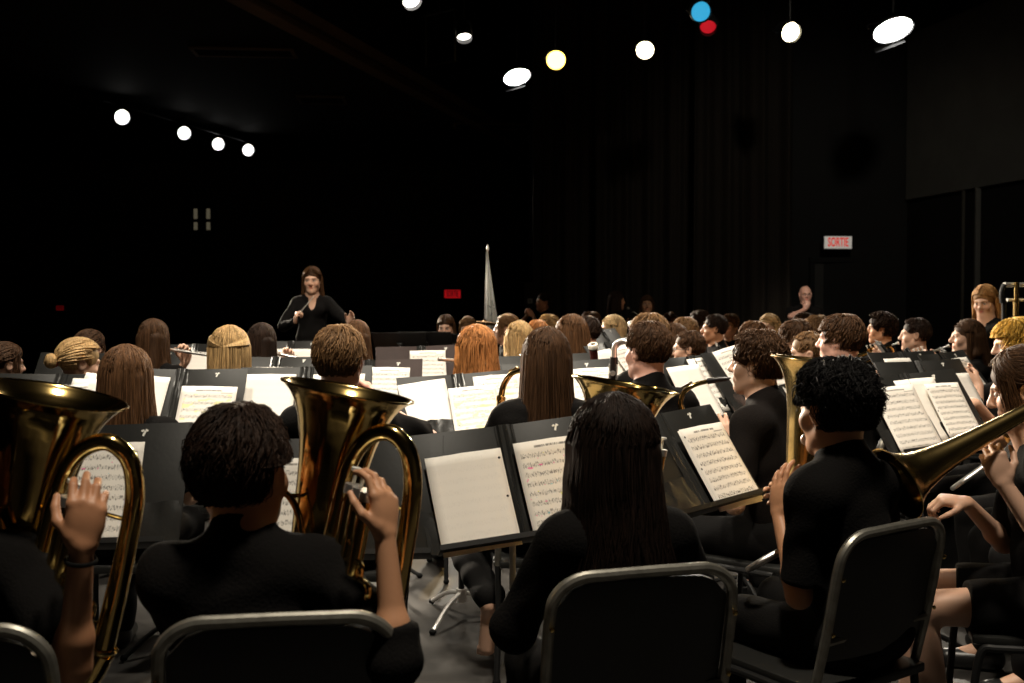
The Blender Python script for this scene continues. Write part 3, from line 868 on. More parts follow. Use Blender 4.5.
# ------------------------------------------------------------------ instruments
def frame(loc, z=None, y=None, x=None):
    """matrix at loc whose z (or y) axis runs along the given world vector"""
    if z is not None and y is not None:
        Z = Vector(z).normalized(); Y = Vector(y); Y = (Y - Z * Y.dot(Z)).normalized(); X = Y.cross(Z)
    elif y is not None and x is not None:
        Y = Vector(y).normalized(); X = Vector(x); X = (X - Y * X.dot(Y)).normalized(); Z = X.cross(Y)
    elif x is not None and z is not None:
        X = Vector(x).normalized(); Z = Vector(z); Z = (Z - X * Z.dot(X)).normalized(); Y = Z.cross(X)
    m = Matrix((X, Y, Z)).transposed().to_4x4(); m.translation = Vector(loc); return m

def mouthpiece(par, p, dr, mt, s=1.):
    dr = Vector(dr).normalized(); q = Vector((0, 0, 1)).rotation_difference(dr).to_matrix().to_4x4()
    m = MB(); m.lathe([(.004 * s, .0), (.0125 * s, -.002 * s), (.0145 * s, .001 * s), (.0140 * s, .004 * s), (.0115 * s, .012 * s), (.007 * s, .022 * s), (.0055 * s, .040 * s), (.006 * s, .065 * s)], 14, Matrix.Translation(p) @ q)
    return m.build('mouthpiece', mt, par)

def bellmesh(prof, n=56):
    """thin brass wall: profile outside, back down the inside"""
    inner = [(max(r - .0016, .002), z) for r, z in prof]
    return list(reversed(prof)) + inner if False else prof[::-1] + inner

def euphonium(mtx, label, mt='brass', side=False):
    b = M[mt]
    r = empty('euphonium', mtx=mtx, label=label, cat='euphonium', group='euphoniums of the back row')
    prof = [(.139, 0), (.1365, -.003), (.129, -.009), (.117, -.021), (.106, -.037), (.097, -.056), (.0885, -.080), (.081, -.110), (.0745, -.150), (.069, -.200), (.064, -.260), (.059, -.320), (.054, -.38), (.049, -.44)]
    k = np.array(prof); t = np.linspace(0, 1, 44); kk = np.linspace(0, 1, len(k))
    prof = list(zip(np.interp(t, kk, k[:, 0]), np.interp(t, kk, k[:, 1])))
    m = MB(); m.lathe(bellmesh(prof), 64); be = m.build('bell', b, r, auto=60)
    m = MB(); m.lathe([(.1385 + .0026 * math.cos(a), -.001 + .0026 * math.sin(a)) for a in np.linspace(0, 2 * math.pi, 9)], 64); m.build('rim', b, be)
    m = MB(); m.tube(spline([(0, 0, -.435), (.004, .0, -.49), (.050, .0, -.560), (.112, -.005, -.575), (.180, -.010, -.545), (.212, -.018, -.47)], 7), [.049, .043, .034, .027], 20); m.build('bottom_bow', b, r)
    m = MB(); m.lathe([(.028, -.004), (.031, 0), (.028, .004)], 20, Matrix.Translation((.212, -.018, -.468))); m.build('ferrule', b, r)
    m = MB(); m.tube(spline([(.212, -.018, -.47), (.220, -.030, -.34), (.224, -.045, -.20), (.218, -.052, -.130), (.196, -.058, -.078), (.154, -.064, -.056), (.112, -.070, -.078), (.088, -.076, -.130), (.082, -.082, -.22), (.078, -.088, -.36), (.080, -.092, -.43)], 8), [.0225, .0195, .0180, .0172, .0160, .0145, .0135], 18); m.build('branch_tube', b, r)
    for i, (x, y) in enumerate(((.116, -.096), (.144, -.112), (.172, -.128))):
        m = MB(); m.cyl((x, y, -.40), (x, y, -.185), .0150); va = m.build('valve', b, r)
        for z in (-.185, -.415):
            m = MB(); m.cyl((x, y, z), (x, y, z + .018), .0168); m.build('cap', M['silver'], va)
        m = MB(); m.cyl((x, y, -.167), (x, y, -.140), .0035); m.cyl((x, y, -.140), (x, y, -.134), .0095); m.build('button', M['pearl'], va)
        m = MB(); e = (.020 + .006 * i); m.tube(spline([(x + .012, y - .01, -.27 - .03 * i), (x + .02 + e, y - .03, -.27 - .03 * i), (x + .03 + e, y - .036, -.286 - .03 * i), (x + .02 + e, y - .03, -.304 - .03 * i), (x + .012, y - .01, -.304 - .03 * i)], 6), .0068, 10); m.build('valve_slide', b, r)
    lead = [(-.205, .0, -.212), (-.150, -.022, -.214), (-.090, -.062, -.226)] if side else [(-.105, -.150, -.212), (-.070, -.120, -.214), (-.035, -.092, -.226)]
    m = MB(); m.tube(spline(lead + [(.0, -.088, -.262), (.030, -.092, -.320), (.080, -.098, -.375), (.112, -.098, -.390)], 8), [.0062, .0075, .0085], 12); m.build('leadpipe', b, r)
    mouthpiece(r, *((Vector((-.28, .02, -.214)), (.95, -.3, .02)) if side else (Vector((-.165, -.19, -.214)), (.82, .55, .02))), M['silver'], 1.15)
    for a, c in (((-.03, -.092, -.226), (-.02, -.06, -.226)), ((.082, -.082, -.22), (.05, -.05, -.22)), ((.08, -.09, -.40), (.02, -.05, -.40)), ((.212, -.02, -.42), (.05, -.02, -.42)), ((.222, -.045, -.20), (.07, -.02, -.20))):
        m = MB(); m.cyl(a, c, .0045, n=10); m.build('brace', b, r)
    m = MB(); m.tube(spline([(.080, -.092, -.43), (.078, -.094, -.475), (.096, -.095, -.49), (.112, -.096, -.465), (.114, -.096, -.41)], 6), .0105, 12); m.build('tuning_slide', b, r)
    return r

def trombone(mtx, label, ext=.16, mt='brass', grp='trombones on the right'):
    """origin at the mouthpiece, +y along the slide away from the player, +x towards the bell section, +z up"""
    b = M[mt]; r = empty('trombone', mtx=mtx, label=label, cat='trombone', group=grp)
    mouthpiece(r, Vector((0, 0, 0)), (0, 1, 0), M['silver'])
    m = MB(); m.tube([(0, .05, 0), (0, .70, 0)], .0068, 10); m.tube([(0, .05, -.0), (0, .10, 0)], .0095, 10); i1 = m.build('inner_slide', M['silver'], r)
    m = MB(); m.tube([(.085, .02, 0), (.085, .70, 0)], .0068, 10); m.build('inner_slide', M['silver'], r)
    m = MB(); e = ext
    m.tube(spline([(0, .13 + e, 0), (0, .40 + e, 0), (0, .66 + e, 0), (.012, .70 + e, 0), (.0425, .72 + e, 0), (.073, .70 + e, 0), (.085, .66 + e, 0), (.085, .40 + e, 0), (.085, .13 + e, 0)], 6), .0083, 10); os_ = m.build('outer_slide', M['silver'], r)
    m = MB(); m.cyl((0, .155 + e, 0), (.085, .155 + e, 0), .0055); m.build('slide_brace', M['silver'], os_)
    m = MB(); m.cyl((0, .075, 0), (.085, .075, 0), .0055); m.build('brace', M['silver'], r)
    # bell section: back over the shoulder and forward again
    m = MB(); m.tube(spline([(.085, .02, 0), (.085, -.12, .0), (.085, -.30, 0), (.095, -.37, 0), (.135, -.40, .0), (.175, -.37, 0), (.185, -.30, 0), (.185, -.10, 0)], 7), [.0075, .0085, .0095, .010, .0105], 14); m.build('tuning_slide', b, r)
    prof = [(.104, .50), (.1005, .497), (.088, .485), (.072, .462), (.058, .430), (.046, .380), (.037, .32), (.030, .24), (.024, .14), (.0185, .02), (.0145, -.06), (.0115, -.16), (.0105, -.20)]
    k = np.array(prof); t = np.linspace(0, 1, 40); kk = np.linspace(0, 1, len(k)); prof = [(a, z) for a, z in zip(np.interp(t, kk, k[:, 0]), np.interp(t, kk, k[:, 1]))]
    m = MB(); m.lathe(bellmesh(prof), 48, Matrix.Translation((.185, 0, 0)) @ Matrix.Rotation(R(-90), 4, 'X')); be = m.build('bell', b, r, auto=60)
    m = MB(); m.lathe([(.1035 + .002 * math.cos(a), .499 + .002 * math.sin(a)) for a in np.linspace(0, 2 * math.pi, 8)], 48, Matrix.Translation((.185, 0, 0)) @ Matrix.Rotation(R(-90), 4, 'X')); m.build('rim', b, be)
    m = MB(); m.cyl((.085, -.05, 0), (.185, -.05, 0), .005); m.cyl((.085, -.28, 0), (.185, -.28, 0), .005); m.build('bell_brace', b, r)
    return r

def trumpet(mtx, label, mt='brass', grp='trumpets and horns at the back right'):
    """origin at the mouthpiece, +y forward, z up"""
    b = M[mt]; r = empty('trumpet', mtx=mtx, label=label, cat='trumpet', group=grp)
    mouthpiece(r, Vector((0, 0, 0)), (0, 1, 0), M['silver'], .9)
    m = MB(); m.tube(spline([(0, .05, 0), (0, .30, 0), (0, .34, -.008), (0, .355, -.03), (0, .34, -.055), (0, .30, -.062), (0, .17, -.062)], 6), .0066, 10); m.build('leadpipe', b, r)
    prof = [(.062, .48), (.058, .475), (.046, .455), (.034, .42), (.024, .36), (.016, .27), (.011, .18), (.008, .10)]
    m = MB(); m.lathe(bellmesh(prof), 28, Matrix.Translation((.028, 0, -.004)) @ Matrix.Rotation(R(-90), 4, 'X')); m.tube(spline([(.028, .10, -.004), (.028, .065, -.010), (.028, .055, -.035), (.028, .07, -.058), (.028, .16, -.062)], 6), .007, 10); m.build('bell', b, r, auto=60)
    for i in range(3):
        y = .165 + .027 * i; m = MB(); m.cyl((.014, y, -.10), (.014, y, .03), .0115, n=12); v = m.build('valve', b, r)
        m = MB(); m.cyl((.014, y, .03), (.014, y, .048), .003, n=8); m.cyl((.014, y, .048), (.014, y, .053), .008, n=10); m.build('button', M['pearl'], v)
    return r

def horn(mtx, label, mt='brass'):
    """origin at the mouthpiece, +y forward; coil to the right, bell behind"""
    b = M[mt]; r = empty('horn', mtx=mtx, label=label, cat='horn', group='trumpets and horns at the back right')
    mouthpiece(r, Vector((0, 0, 0)), (0, 1, -.3), M['silver'], .8)
    c = Vector((.10, .20, -.16))
    m = MB(); m.tube(spline([(0, .05, -.012), (.02, .16, -.03), (.10, .30, -.03), (.18, .28, -.14), (.14, .18, -.30), (.05, .12, -.26), (.03, .14, -.13), (.10, .24, -.08), (.17, .22, -.18)], 7), .0075, 10); m.build('coil', b, r)
    for i in range(3):
        m = MB(); q = c + Vector((.02 * (i - 1), .02 * (i - 1), 0)); m.cyl(q, q + Vector((-.02, .03, .045)), .014, n=12); m.build('valve', b, r)
    prof = [(.150, .30), (.145, .296), (.11, .27), (.075, .22), (.045, .15), (.028, .08), (.018, .0)]
    q = Vector((0, 0, 1)).rotation_difference(Vector((.55, -.80, -.05)).normalized()).to_matrix().to_4x4()
    m = MB(); m.lathe(bellmesh(prof), 36, Matrix.Translation((.12, .12, -.30)) @ q); m.build('bell', b, r, auto=60)
    return r

def flute(mtx, label):
    """origin at the lip plate, +x along the tube to the player's right"""
    r = empty('flute', mtx=mtx, label=label, cat='flute', group='flutes on the left')
    m = MB(); m.cyl((-.16, 0, 0), (.53, 0, 0), .0098); m.build('tube', M['silver'], r)
    m = MB(); m.ball((0, -.004, .005), (.026, .011, .008), 12); m.build('lip_plate', M['silver'], r)
    m = MB()
    for i in range(13): m.cyl((.10 + .031 * i, 0, .009), (.10 + .031 * i, 0, .014), .0085, n=10)
    m.cyl((.07, .009, .006), (.50, .009, .006), .0022, n=8); m.build('key', M['silver'], r)
    m = MB(); m.cyl((-.175, 0, 0), (-.16, 0, 0), .0105); m.build('crown', M['silver'], r)
    return r

def clarinet(mtx, label, grp='clarinets in the middle'):
    """origin at the mouthpiece tip, -z down the body"""
    r = empty('clarinet', mtx=mtx, label=label, cat='clarinet', group=grp)
    m = MB(); m.lathe([(.002, .0), (.006, -.004), (.012, -.045), (.0125, -.075)], 12); m.build('mouthpiece', M['ebony'], r)
    m = MB(); m.lathe([(.0135, -.042), (.0145, -.045), (.0145, -.070), (.0135, -.073)], 12); tag(m.build('ligature', M['silver'], r), 'silver ligature')
    m = MB(); m.lathe([(.0130, -.075), (.0155, -.08), (.0155, -.13), (.0138, -.14), (.0138, -.55), (.017, -.58), (.026, -.63), (.034, -.655), (.030, -.655)], 16); m.build('body', M['ebony'], r)
    m = MB()
    for i in range(12): z = -.17 - .031 * i; m.cyl((.0, .011, z), (0, .019, z), .0085, n=8)
    m.cyl((.012, .010, -.15), (.012, .010, -.54), .0024, n=6); m.lathe([(.016, -.135), (.017, -.138), (.016, -.141)], 12); m.lathe([(.016, -.34), (.017, -.343), (.016, -.346)], 12); m.build('key', M['silver'], r)
    return r

def bassoon(mtx, label):
    """origin at the ivory bell ring, -z down the joints, bocal towards +x"""
    r = empty('bassoon', mtx=mtx, label=label, cat='bassoon', group='bassoons in the middle')
    m = MB(); m.lathe([(.015, .0), (.024, .001), (.0275, -.004), (.0275, -.022), (.024, -.026)], 24); tag(m.build('bell_ring', M['ivory'], r), 'white bell ring')
    m = MB(); m.lathe([(.0145, -.002), (.0145, -.03)], 16); m.lathe([(.023, -.024), (.021, -.10), (.023, -.26), (.020, -.27), (.021, -.75), (.024, -.76)], 18); m.build('bass_joint', M['maple'], r)
    m = MB(); m.cyl((.040, 0, -.42), (.040, 0, -.78), .014, .018); m.build('wing_joint', M['maple'], r)
    m = MB(); m.box((.020, 0, -.99), (.088, .052, .44), None, .022); m.build('boot_joint', M['maple'], r)
    m = MB(); m.tube(spline([(.040, 0, -.42), (.042, 0, -.36), (.06, -.03, -.33), (.12, -.10, -.35), (.20, -.17, -.40)], 7), [.005, .004, .0028], 10); m.build('bocal', M['silver'], r)
    m = MB()
    for i in range(10): m.cyl((.0, -.020, -.30 - .065 * i), (.0, -.029, -.30 - .065 * i), .011, n=10)
    m.cyl((.012, -.024, -.28), (.012, -.024, -.95), .003, n=6); m.build('key', M['silver'], r)
    return r

def bass_clarinet(mtx, label):
    """origin at the top of the crook, -z down the body, mouthpiece towards +x"""
    r = empty('bass_clarinet', mtx=mtx, label=label, cat='bass clarinet')
    m = MB(); m.tube(spline([(0, 0, -.075), (0, 0, -.03), (.012, 0, -.006), (.045, 0, .0), (.085, -.005, -.028), (.12, -.01, -.065)], 8), .0125, 14); tag(m.build('crook', M['silver'], r), 'curved silver crook')
    m = MB(); m.tube([(.115, -.01, -.06), (.17, -.012, -.105), (.195, -.012, -.125)], [.0135, .013, .004], 12); m.build('mouthpiece', M['ebony'], r)
    m = MB(); m.cyl((0, 0, -.07), (0, 0, -.86), .0175); m.build('body', M['ebony'], r)
    m = MB()
    for i in range(12): m.cyl((0, -.014, -.14 - .055 * i), (0, -.026, -.14 - .055 * i), .012, n=10)
    m.cyl((.016, -.018, -.10), (.016, -.018, -.80), .003, n=6); m.cyl((-.016, -.018, -.10), (-.016, -.018, -.60), .003, n=6); m.build('key', M['silver'], r)
    m = MB(); m.tube(spline([(0, 0, -.86), (0, .01, -.93), (0, .06, -.97), (0, .11, -.93), (0, .13, -.84)], 7), [.0165, .02, .026, .036, .062], 18); m.build('bell', M['silver'], r)
    return r

def saxophone(mtx, label, s=1., mt='brass'):
    """origin at the mouthpiece tip, neck runs along +y, body down -z"""
    b = M[mt]; r = empty('saxophone', mtx=mtx @ Matrix.Diagonal((s, s, s, 1)), label=label, cat='saxophone', group='saxophones behind the euphoniums')
    m = MB(); m.tube([(0, 0, 0), (0, .02, .003), (0, .075, .016), (0, .09, .018)], [.003, .009, .0125, .0125], 12); m.build('mouthpiece', M['ebony'], r)
    m = MB(); m.tube(spline([(0, .085, .018), (0, .14, .022), (0, .19, .012), (0, .225, -.025), (0, .235, -.07)], 8), [.0085, .0105, .0125], 14); nk = m.build('neck', b, r)
    m = MB(); m.cyl((0, .16, .034), (0, .20, .028), .004, n=8); m.ball((0, .155, .036), (.009, .009, .004), 8); m.build('octave_key', b, nk)
    m = MB(); m.lathe([(.0145, -.004), (.018, 0), (.018, .014), (.0145, .018)], 16, Matrix.Translation((0, .235, -.083))); m.build('neck_collar', b, r)
    m = MB(); m.tube(spline([(0, .235, -.075), (0, .238, -.25), (0, .242, -.50), (0, .252, -.555), (0, .29, -.585), (0, .328, -.555), (0, .340, -.50), (0, .348, -.40), (0, .360, -.33), (0, .385, -.275)], 8), [.0135, .0185, .0245, .030, .034, .037, .041, .048, .062], 22, cap=False); m.build('body', b, r)
    m = MB(); m.lathe([(.060, -.004), (.064, 0), (.060, .004)], 24, frame((0, .387, -.272), z=(0, .45, .89), y=(1, 0, 0))); m.build('rim', b, r)
    for i in range(11):
        z = -.13 - .036 * i; m = MB(); rr = .0095 + .0009 * i
        m.cyl((-.012, .22 - .012, z), (-.018, .22 - .024, z), rr, n=12); m.build('key', b, r)
    m = MB(); m.cyl((.018, .222, -.10), (.022, .225, -.52), .0035, n=8); m.cyl((-.02, .222, -.12), (-.024, .225, -.50), .003, n=8); m.build('key_rod', b, r)
    for z in (-.42, -.35, -.30):
        m = MB(); m.cyl((.03, .335, z), (.046, .325, z), .020, n=14); m.build('pad_cup', b, r)
    return r
# ------------------------------------------------------------------ the room
def quad(name, pts, material, kind='structure', thick=.12, nrm=None):
    """a slab: face through pts, thickness away from nrm"""
    p = [Vector(q) for q in pts]; n = (p[1] - p[0]).cross(p[2] - p[0]).normalized()
    if nrm is not None and n.dot(Vector(nrm)) < 0: n = -n
    m = MB(); K = len(p)
    m.add([tuple(q) for q in p] + [tuple(q - n * thick) for q in p], [tuple(range(K)), tuple(range(K, 2 * K))[::-1]] + [(i, K + i, K + (i + 1) % K, (i + 1) % K) for i in range(K)])
    o = m.build(name, material, None, smooth=False)
    import bmesh
    bm = bmesh.new(); bm.from_mesh(o.data); bmesh.ops.recalc_face_normals(bm, faces=bm.faces); bm.to_mesh(o.data); bm.free()
    return tag(o, kind=kind)

def floor_mat():
    m = bpy.data.materials.new('stage_floor'); N, L, P = nodes_of(m)
    tc = N.new('ShaderNodeTexCoord')
    n = N.new('ShaderNodeTexNoise'); n.inputs['Scale'].default_value = 2.6; n.inputs['Detail'].default_value = 9; n.inputs['Roughness'].default_value = .68; L.new(tc.outputs['Object'], n.inputs['Vector'])
    r = N.new('ShaderNodeValToRGB'); r.color_ramp.elements[0].position = .30; r.color_ramp.elements[1].position = .74
    r.color_ramp.elements[0].color = (.008, .0075, .007, 1); r.color_ramp.elements[1].color = (.072, .066, .060, 1); L.new(n.outputs['Fac'], r.inputs['Fac'])
    mp = N.new('ShaderNodeMapping'); mp.inputs['Scale'].default_value = (1.2, 22, 1); mp.inputs['Rotation'].default_value = (0, 0, .5); L.new(tc.outputs['Object'], mp.inputs['Vector'])
    n2 = N.new('ShaderNodeTexNoise'); n2.inputs['Scale'].default_value = 2; n2.inputs['Detail'].default_value = 4; L.new(mp.outputs[0], n2.inputs['Vector'])
    r2 = N.new('ShaderNodeValToRGB'); r2.color_ramp.elements[0].position = .60; r2.color_ramp.elements[1].position = .74
    r2.color_ramp.elements[0].color = (0, 0, 0, 1); r2.color_ramp.elements[1].color = (.35, .35, .35, 1); L.new(n2.outputs['Fac'], r2.inputs['Fac'])
    mx = N.new('ShaderNodeMix'); mx.data_type = 'RGBA'; L.new(r2.outputs['Color'], mx.inputs['Factor']); L.new(r.outputs['Color'], mx.inputs['A']); mx.inputs['B'].default_value = (.10, .09, .075, 1)
    n3 = N.new('ShaderNodeTexNoise'); n3.inputs['Scale'].default_value = .9; n3.inputs['Detail'].default_value = 3; L.new(tc.outputs['Object'], n3.inputs['Vector'])
    L.new(mx.outputs['Result'], P.inputs['Base Color'])
    rr = N.new('ShaderNodeMapRange'); L.new(n.outputs['Fac'], rr.inputs['Value']); rr.inputs['To Min'].default_value = .35; rr.inputs['To Max'].default_value = .65; L.new(rr.outputs[0], P.inputs['Roughness'])
    b = N.new('ShaderNodeBump'); b.inputs['Strength'].default_value = .12; L.new(n.outputs['Fac'], b.inputs['Height']); L.new(b.outputs['Normal'], P.inputs['Normal'])
    return m
black = mat('black_paint', (.0035, .0034, .0032), .75, spec=.2, var=.2, vscale=3)
grey_wall = mat('dark_grey_paint', (.030, .028, .022), .7, spec=.2, var=.12, vscale=2)
ceil_m = mat('dark_ceiling_tile', (.010, .007, .0045), .8, spec=.2, var=.15, vscale=5)
beam_m = mat('brown_beam', (.16, .10, .048), .6, spec=.3, var=.15, vscale=4)
panel_m = mat('grey_acoustic_panel', (.055, .055, .050), .8, spec=.2, var=.1, vscale=3)
velvet = mat('black_velvet', (.010, .0076, .0054), .9, spec=.2, bump=.15, bscale=120)
fl = quad('floor', [(-14, -3, 0), (9.5, -3, 0), (9.5, 24, 0), (-14, 24, 0)], floor_mat(), nrm=(0, 0, 1))
HZ = CAM_Z + 3.6
e1, e2 = Vector((-.856 * 3.6, 3.19 * 3.6, HZ)), Vector((.11 * 3.6, 6.2 * 3.6, HZ))
ed = (e2 - e1).normalized(); e0 = e1 - ed * 14
en = Vector((-ed.y, ed.x, 0))
quad('ceiling', [e0, e2 + ed * 3, e2 + ed * 3 + en * 14, e0 + en * 14], ceil_m, nrm=(0, 0, -1))
quad('ceiling_stage', [(-14, -3, 7.4), (9.5, -3, 7.4), (9.5, 24, 7.4), (-14, 24, 7.4)], black, nrm=(0, 0, -1))
def slab_beam(name, a, b, w, h, material):
    m = MB(); d = (b - a).normalized(); s = Vector((-d.y, d.x, 0)) * w; z = Vector((0, 0, h))
    m.add([tuple(q) for q in (a, b, b + s, a + s, a + z, b + z, b + s + z, a + s + z)], [(0, 3, 2, 1), (4, 5, 6, 7), (0, 1, 5, 4), (1, 2, 6, 5), (2, 3, 7, 6), (3, 0, 4, 7)])
    return tag(m.build(name, material, None, smooth=False), kind='structure')
slab_beam('trim_1', e0 + Vector((0, 0, -.02)), e2 + ed * 3 + Vector((0, 0, -.02)), .22, .30, beam_m)
slab_beam('wall_stage_header', e0 + Vector((0, 0, .28)), e2 + ed * 3 + Vector((0, 0, .28)), .2, 2.15, black)
quad('wall_far', [(-14, 23.8, 0), (1.2, 23.8, 0), (1.2, 23.8, 7.4), (-14, 23.8, 7.4)], grey_wall, nrm=(0, -1, 0))
quad('wall_left', [(-13.9, -3, 0), (-13.9, 24, 0), (-13.9, 24, 7.4), (-13.9, -3, 7.4)], black, nrm=(1, 0, 0))
quad('wall_behind', [(-14, -2.9, 0), (9.5, -2.9, 0), (9.5, -2.9, 7.4), (-14, -2.9, 7.4)], black, nrm=(0, 1, 0))
# wall with the exit, right of the curtains, and the side wall that comes towards the camera
q1, q2 = W(780, 312, 14.6), W(906, 312, 14.3)
quad('wall_back', [(W(546, 312, 14.7).x, 14.7, 0), (q2.x, 14.3, 0), (q2.x, 14.3, 7.4), (W(546, 312, 14.7).x, 14.7, 7.4)], black, nrm=(0, -1, 0))
a, b = W(906, 312, 14.3), W(1024, 312, 12.1)
dv = (b - a); dv.z = 0
far_ = a + dv * 1.9
quad('wall_right', [(a.x, a.y, 0), (far_.x, far_.y, 0), (far_.x, far_.y, 7.4), (a.x, a.y, 7.4)], black, nrm=(-1, -.3, 0))
quad('wall_side', [(far_.x, far_.y, 0), (9.4, -3, 0), (9.4, -3, 7.4), (far_.x, far_.y, 7.4)], black, nrm=(-1, 0, 0))
sn = Vector((dv.y, -dv.x, 0)).normalized(); sn = sn if sn.y < 0 else -sn
m = MB(); zc = 2.98
p = [a + dv * .02, a + dv * 1.85]
pv = [Vector((q.x, q.y, zz)) + sn * o for o in (.0, .06) for q, zz in ((p[0], zc), (p[1], zc), (p[1], 5.3), (p[0], 5.3))]
m.add([tuple(q) for q in pv], [(0, 1, 2, 3), (4, 7, 6, 5), (0, 4, 5, 1), (1, 5, 6, 2), (2, 6, 7, 3), (3, 7, 4, 0)])
tag(m.build('wall_panel', panel_m, None, smooth=False), kind='structure')
for i, px in enumerate((968, 982)):
    t = (px - 906) / (1024 - 906); q = a + dv * (t * 1.02) + sn * .04
    m = MB(); m.box((q.x, q.y, 1.49), (.035 + .03 * i, .05, 2.98), None, .004); tag(m.build('trim_%d' % (i + 2), panel_m if i else grey_wall), kind='structure')

def curtain(px0, px1, d, label, seed, ztop=7.0):
    x0, x1 = W(px0, 312, d).x, W(px1, 312, d).x
    rng = np.random.default_rng(seed); n = int((x1 - x0) / .025); nz = 14
    xs = np.linspace(x0, x1, n); v = []; f = []
    ph = rng.uniform(0, 6, 4); fr = rng.uniform(.8, 1.2, 3)
    for o in (0, .012):
        for j in range(nz):
            z = .02 + (ztop - .02) * j / (nz - 1)
            for x in xs:
                y = .085 * math.sin(x * 17 * fr[0] + ph[0] + .8 * math.sin(x * 3 + ph[1])) + .035 * math.sin(x * 39 * fr[1] + ph[2] + .1 * z) + .03 * math.sin(z * .7 + x * 3)
                v.append((x, d + y + o, z))
    K = n * nz
    for j in range(nz - 1):
        for i in range(n - 1):
            q = j * n + i; f.append((q, q + 1, q + n + 1, q + n)); f.append((q + K, q + K + n, q + K + n + 1, q + K + 1))
    for i in range(n - 1): f.append((i, i + K, i + K + 1, i + 1)); q = (nz - 1) * n + i; f.append((q, q + 1, q + 1 + K, q + K))
    for j in range(nz - 1): q = j * n; f.append((q, q + n, q + n + K, q + K)); q += n - 1; f.append((q, q + K, q + K + n, q + n))
    m = MB(); m.add(v, f); return tag(m.build('stage_curtain', velvet, auto=180), label, 'curtain', 'black stage curtains')
quad('wall_house', [(W(533, 312, 14.1).x, 14.1, 0), (W(533, 312, 14.1).x, 23.8, 0), (W(533, 312, 14.1).x, 23.8, 7.4), (W(533, 312, 14.1).x, 14.1, 7.4)], black, nrm=(-1, 0, 0))
curtain(542, 592, 14.3, 'black stage curtain nearest the white flag', 1)
curtain(595, 690, 14.0, 'black stage curtain behind the two standing girls', 2)
curtain(692, 792, 13.8, 'black stage curtain beside the bald man', 3)

# exit signs
def sign(px, py, d, w, h, label, face, letters, yaw=0, es=.0, eL=.0):
    c = W(px, py, d)
    r = empty('exit_sign', c, R(yaw), label, 'exit sign')
    fm = mat('sign_face', face, .5, emit=face, estr=es); lm = mat('sign_letters', letters, .5, emit=letters, estr=eL)
    m = MB(); m.box((0, .03, 0), (w + .02, .06, h + .02), None, .004); m.build('housing', M['black_metal'], r)
    m = MB(); m.box((0, -.002, 0), (w, .008, h), None, .002); m.build('face', fm, r)
    cu = bpy.data.curves.new('lettering', 'FONT'); cu.body = 'SORTIE'; cu.align_x = 'CENTER'; cu.align_y = 'CENTER'; cu.size = h * .98; cu.extrude = .001; cu.offset = h * .018
    o = bpy.data.objects.new('lettering', cu); bpy.context.view_layer.update()
    me = bpy.data.meshes.new_from_object(o); bpy.data.objects.remove(o); me.materials.clear()
    me.transform(Matrix.Translation((0, -.008, 0)) @ Matrix.Rotation(R(90), 4, 'X') @ Matrix.Diagonal((w * .84 / (h * 3.55), 1.02, 1, 1)))
    link('lettering', me, lm, r)
    return r
sign(838, 242.5, 14.15, .40, .175, 'white exit sign with red SORTIE lettering above the dark doorway', (.62, .58, .52), (.80, .03, .02), yaw=4, es=.42, eL=.55)
sign(452.5, 294, 21, .34, .17, 'dim red glowing exit sign left of the white flag', (.75, .012, .018), (.12, .003, .004), es=.34, eL=.1)
sign(60, 308, 23.2, .17, .11, 'tiny dim red exit sign far left above the blond bun', (.45, .006, .010), (.10, .002, .003), es=.12, eL=.05)
# doorway under the exit sign
da, db = W(812, 300, 14.36), W(872, 300, 14.34)
m = MB(); hgt = 2.1
m.box((da.x, 14.38, hgt / 2), (.07, .06, hgt)); m.box((db.x, 14.38, hgt / 2), (.07, .06, hgt)); m.box(((da.x + db.x) / 2, 14.38, hgt + .03), (db.x - da.x + .07, .06, .07))
dr = tag(m.build('door_1', black, None), kind='structure')
m = MB(); m.box(((da.x + db.x) / 2, 14.41, hgt / 2), (db.x - da.x - .08, .04, hgt - .02)); m.build('door_leaf', M['plastic'], dr)
m = MB(); m.box(((da.x + db.x) / 2 - .05, 14.36, 1.02), (.62, .03, .04), None, .008); tag(m.build('push_bar', M['steel'], dr), 'steel push bar')
c = W(530, 301, 14.1)
r = empty('switch_plate', c, 0, 'small pale switch plate on the wall right of the white flag', 'switch')
m = MB(); m.box((0, 0, 0), (.07, .012, .07), None, .004); m.build('plate', mat('switch_grey', (.22, .22, .19), .5), r)
m = MB(); m.box((0, -.008, 0), (.016, .012, .03), None, .002); m.build('toggle', M['black_metal'], r)
m = MB(); m.box((W(530, 301, 14.1).x, 14.16, .9), (.16, .09, 1.8)); tag(m.build('trim_6', black, None), kind='structure')
# far double door with lit panes
c = W(201, 219, 23.6)
m = MB(); m.box((c.x, 23.72, c.z), (.60, .08, .80), None, .01); w_ = tag(m.build('window_1', black, None), kind='structure')
pm = mat('dim_pane', (.05, .045, .03), .2, emit=(.30, .26, .17), estr=.22)
for dx in (-.15, .15):
    for dz, hh in ((.13, .24), (-.16, .18)):
        m = MB(); m.box((c.x + dx, 23.67, c.z + dz), (.085, .02, hh), None, .005); m.build('pane', pm, w_)
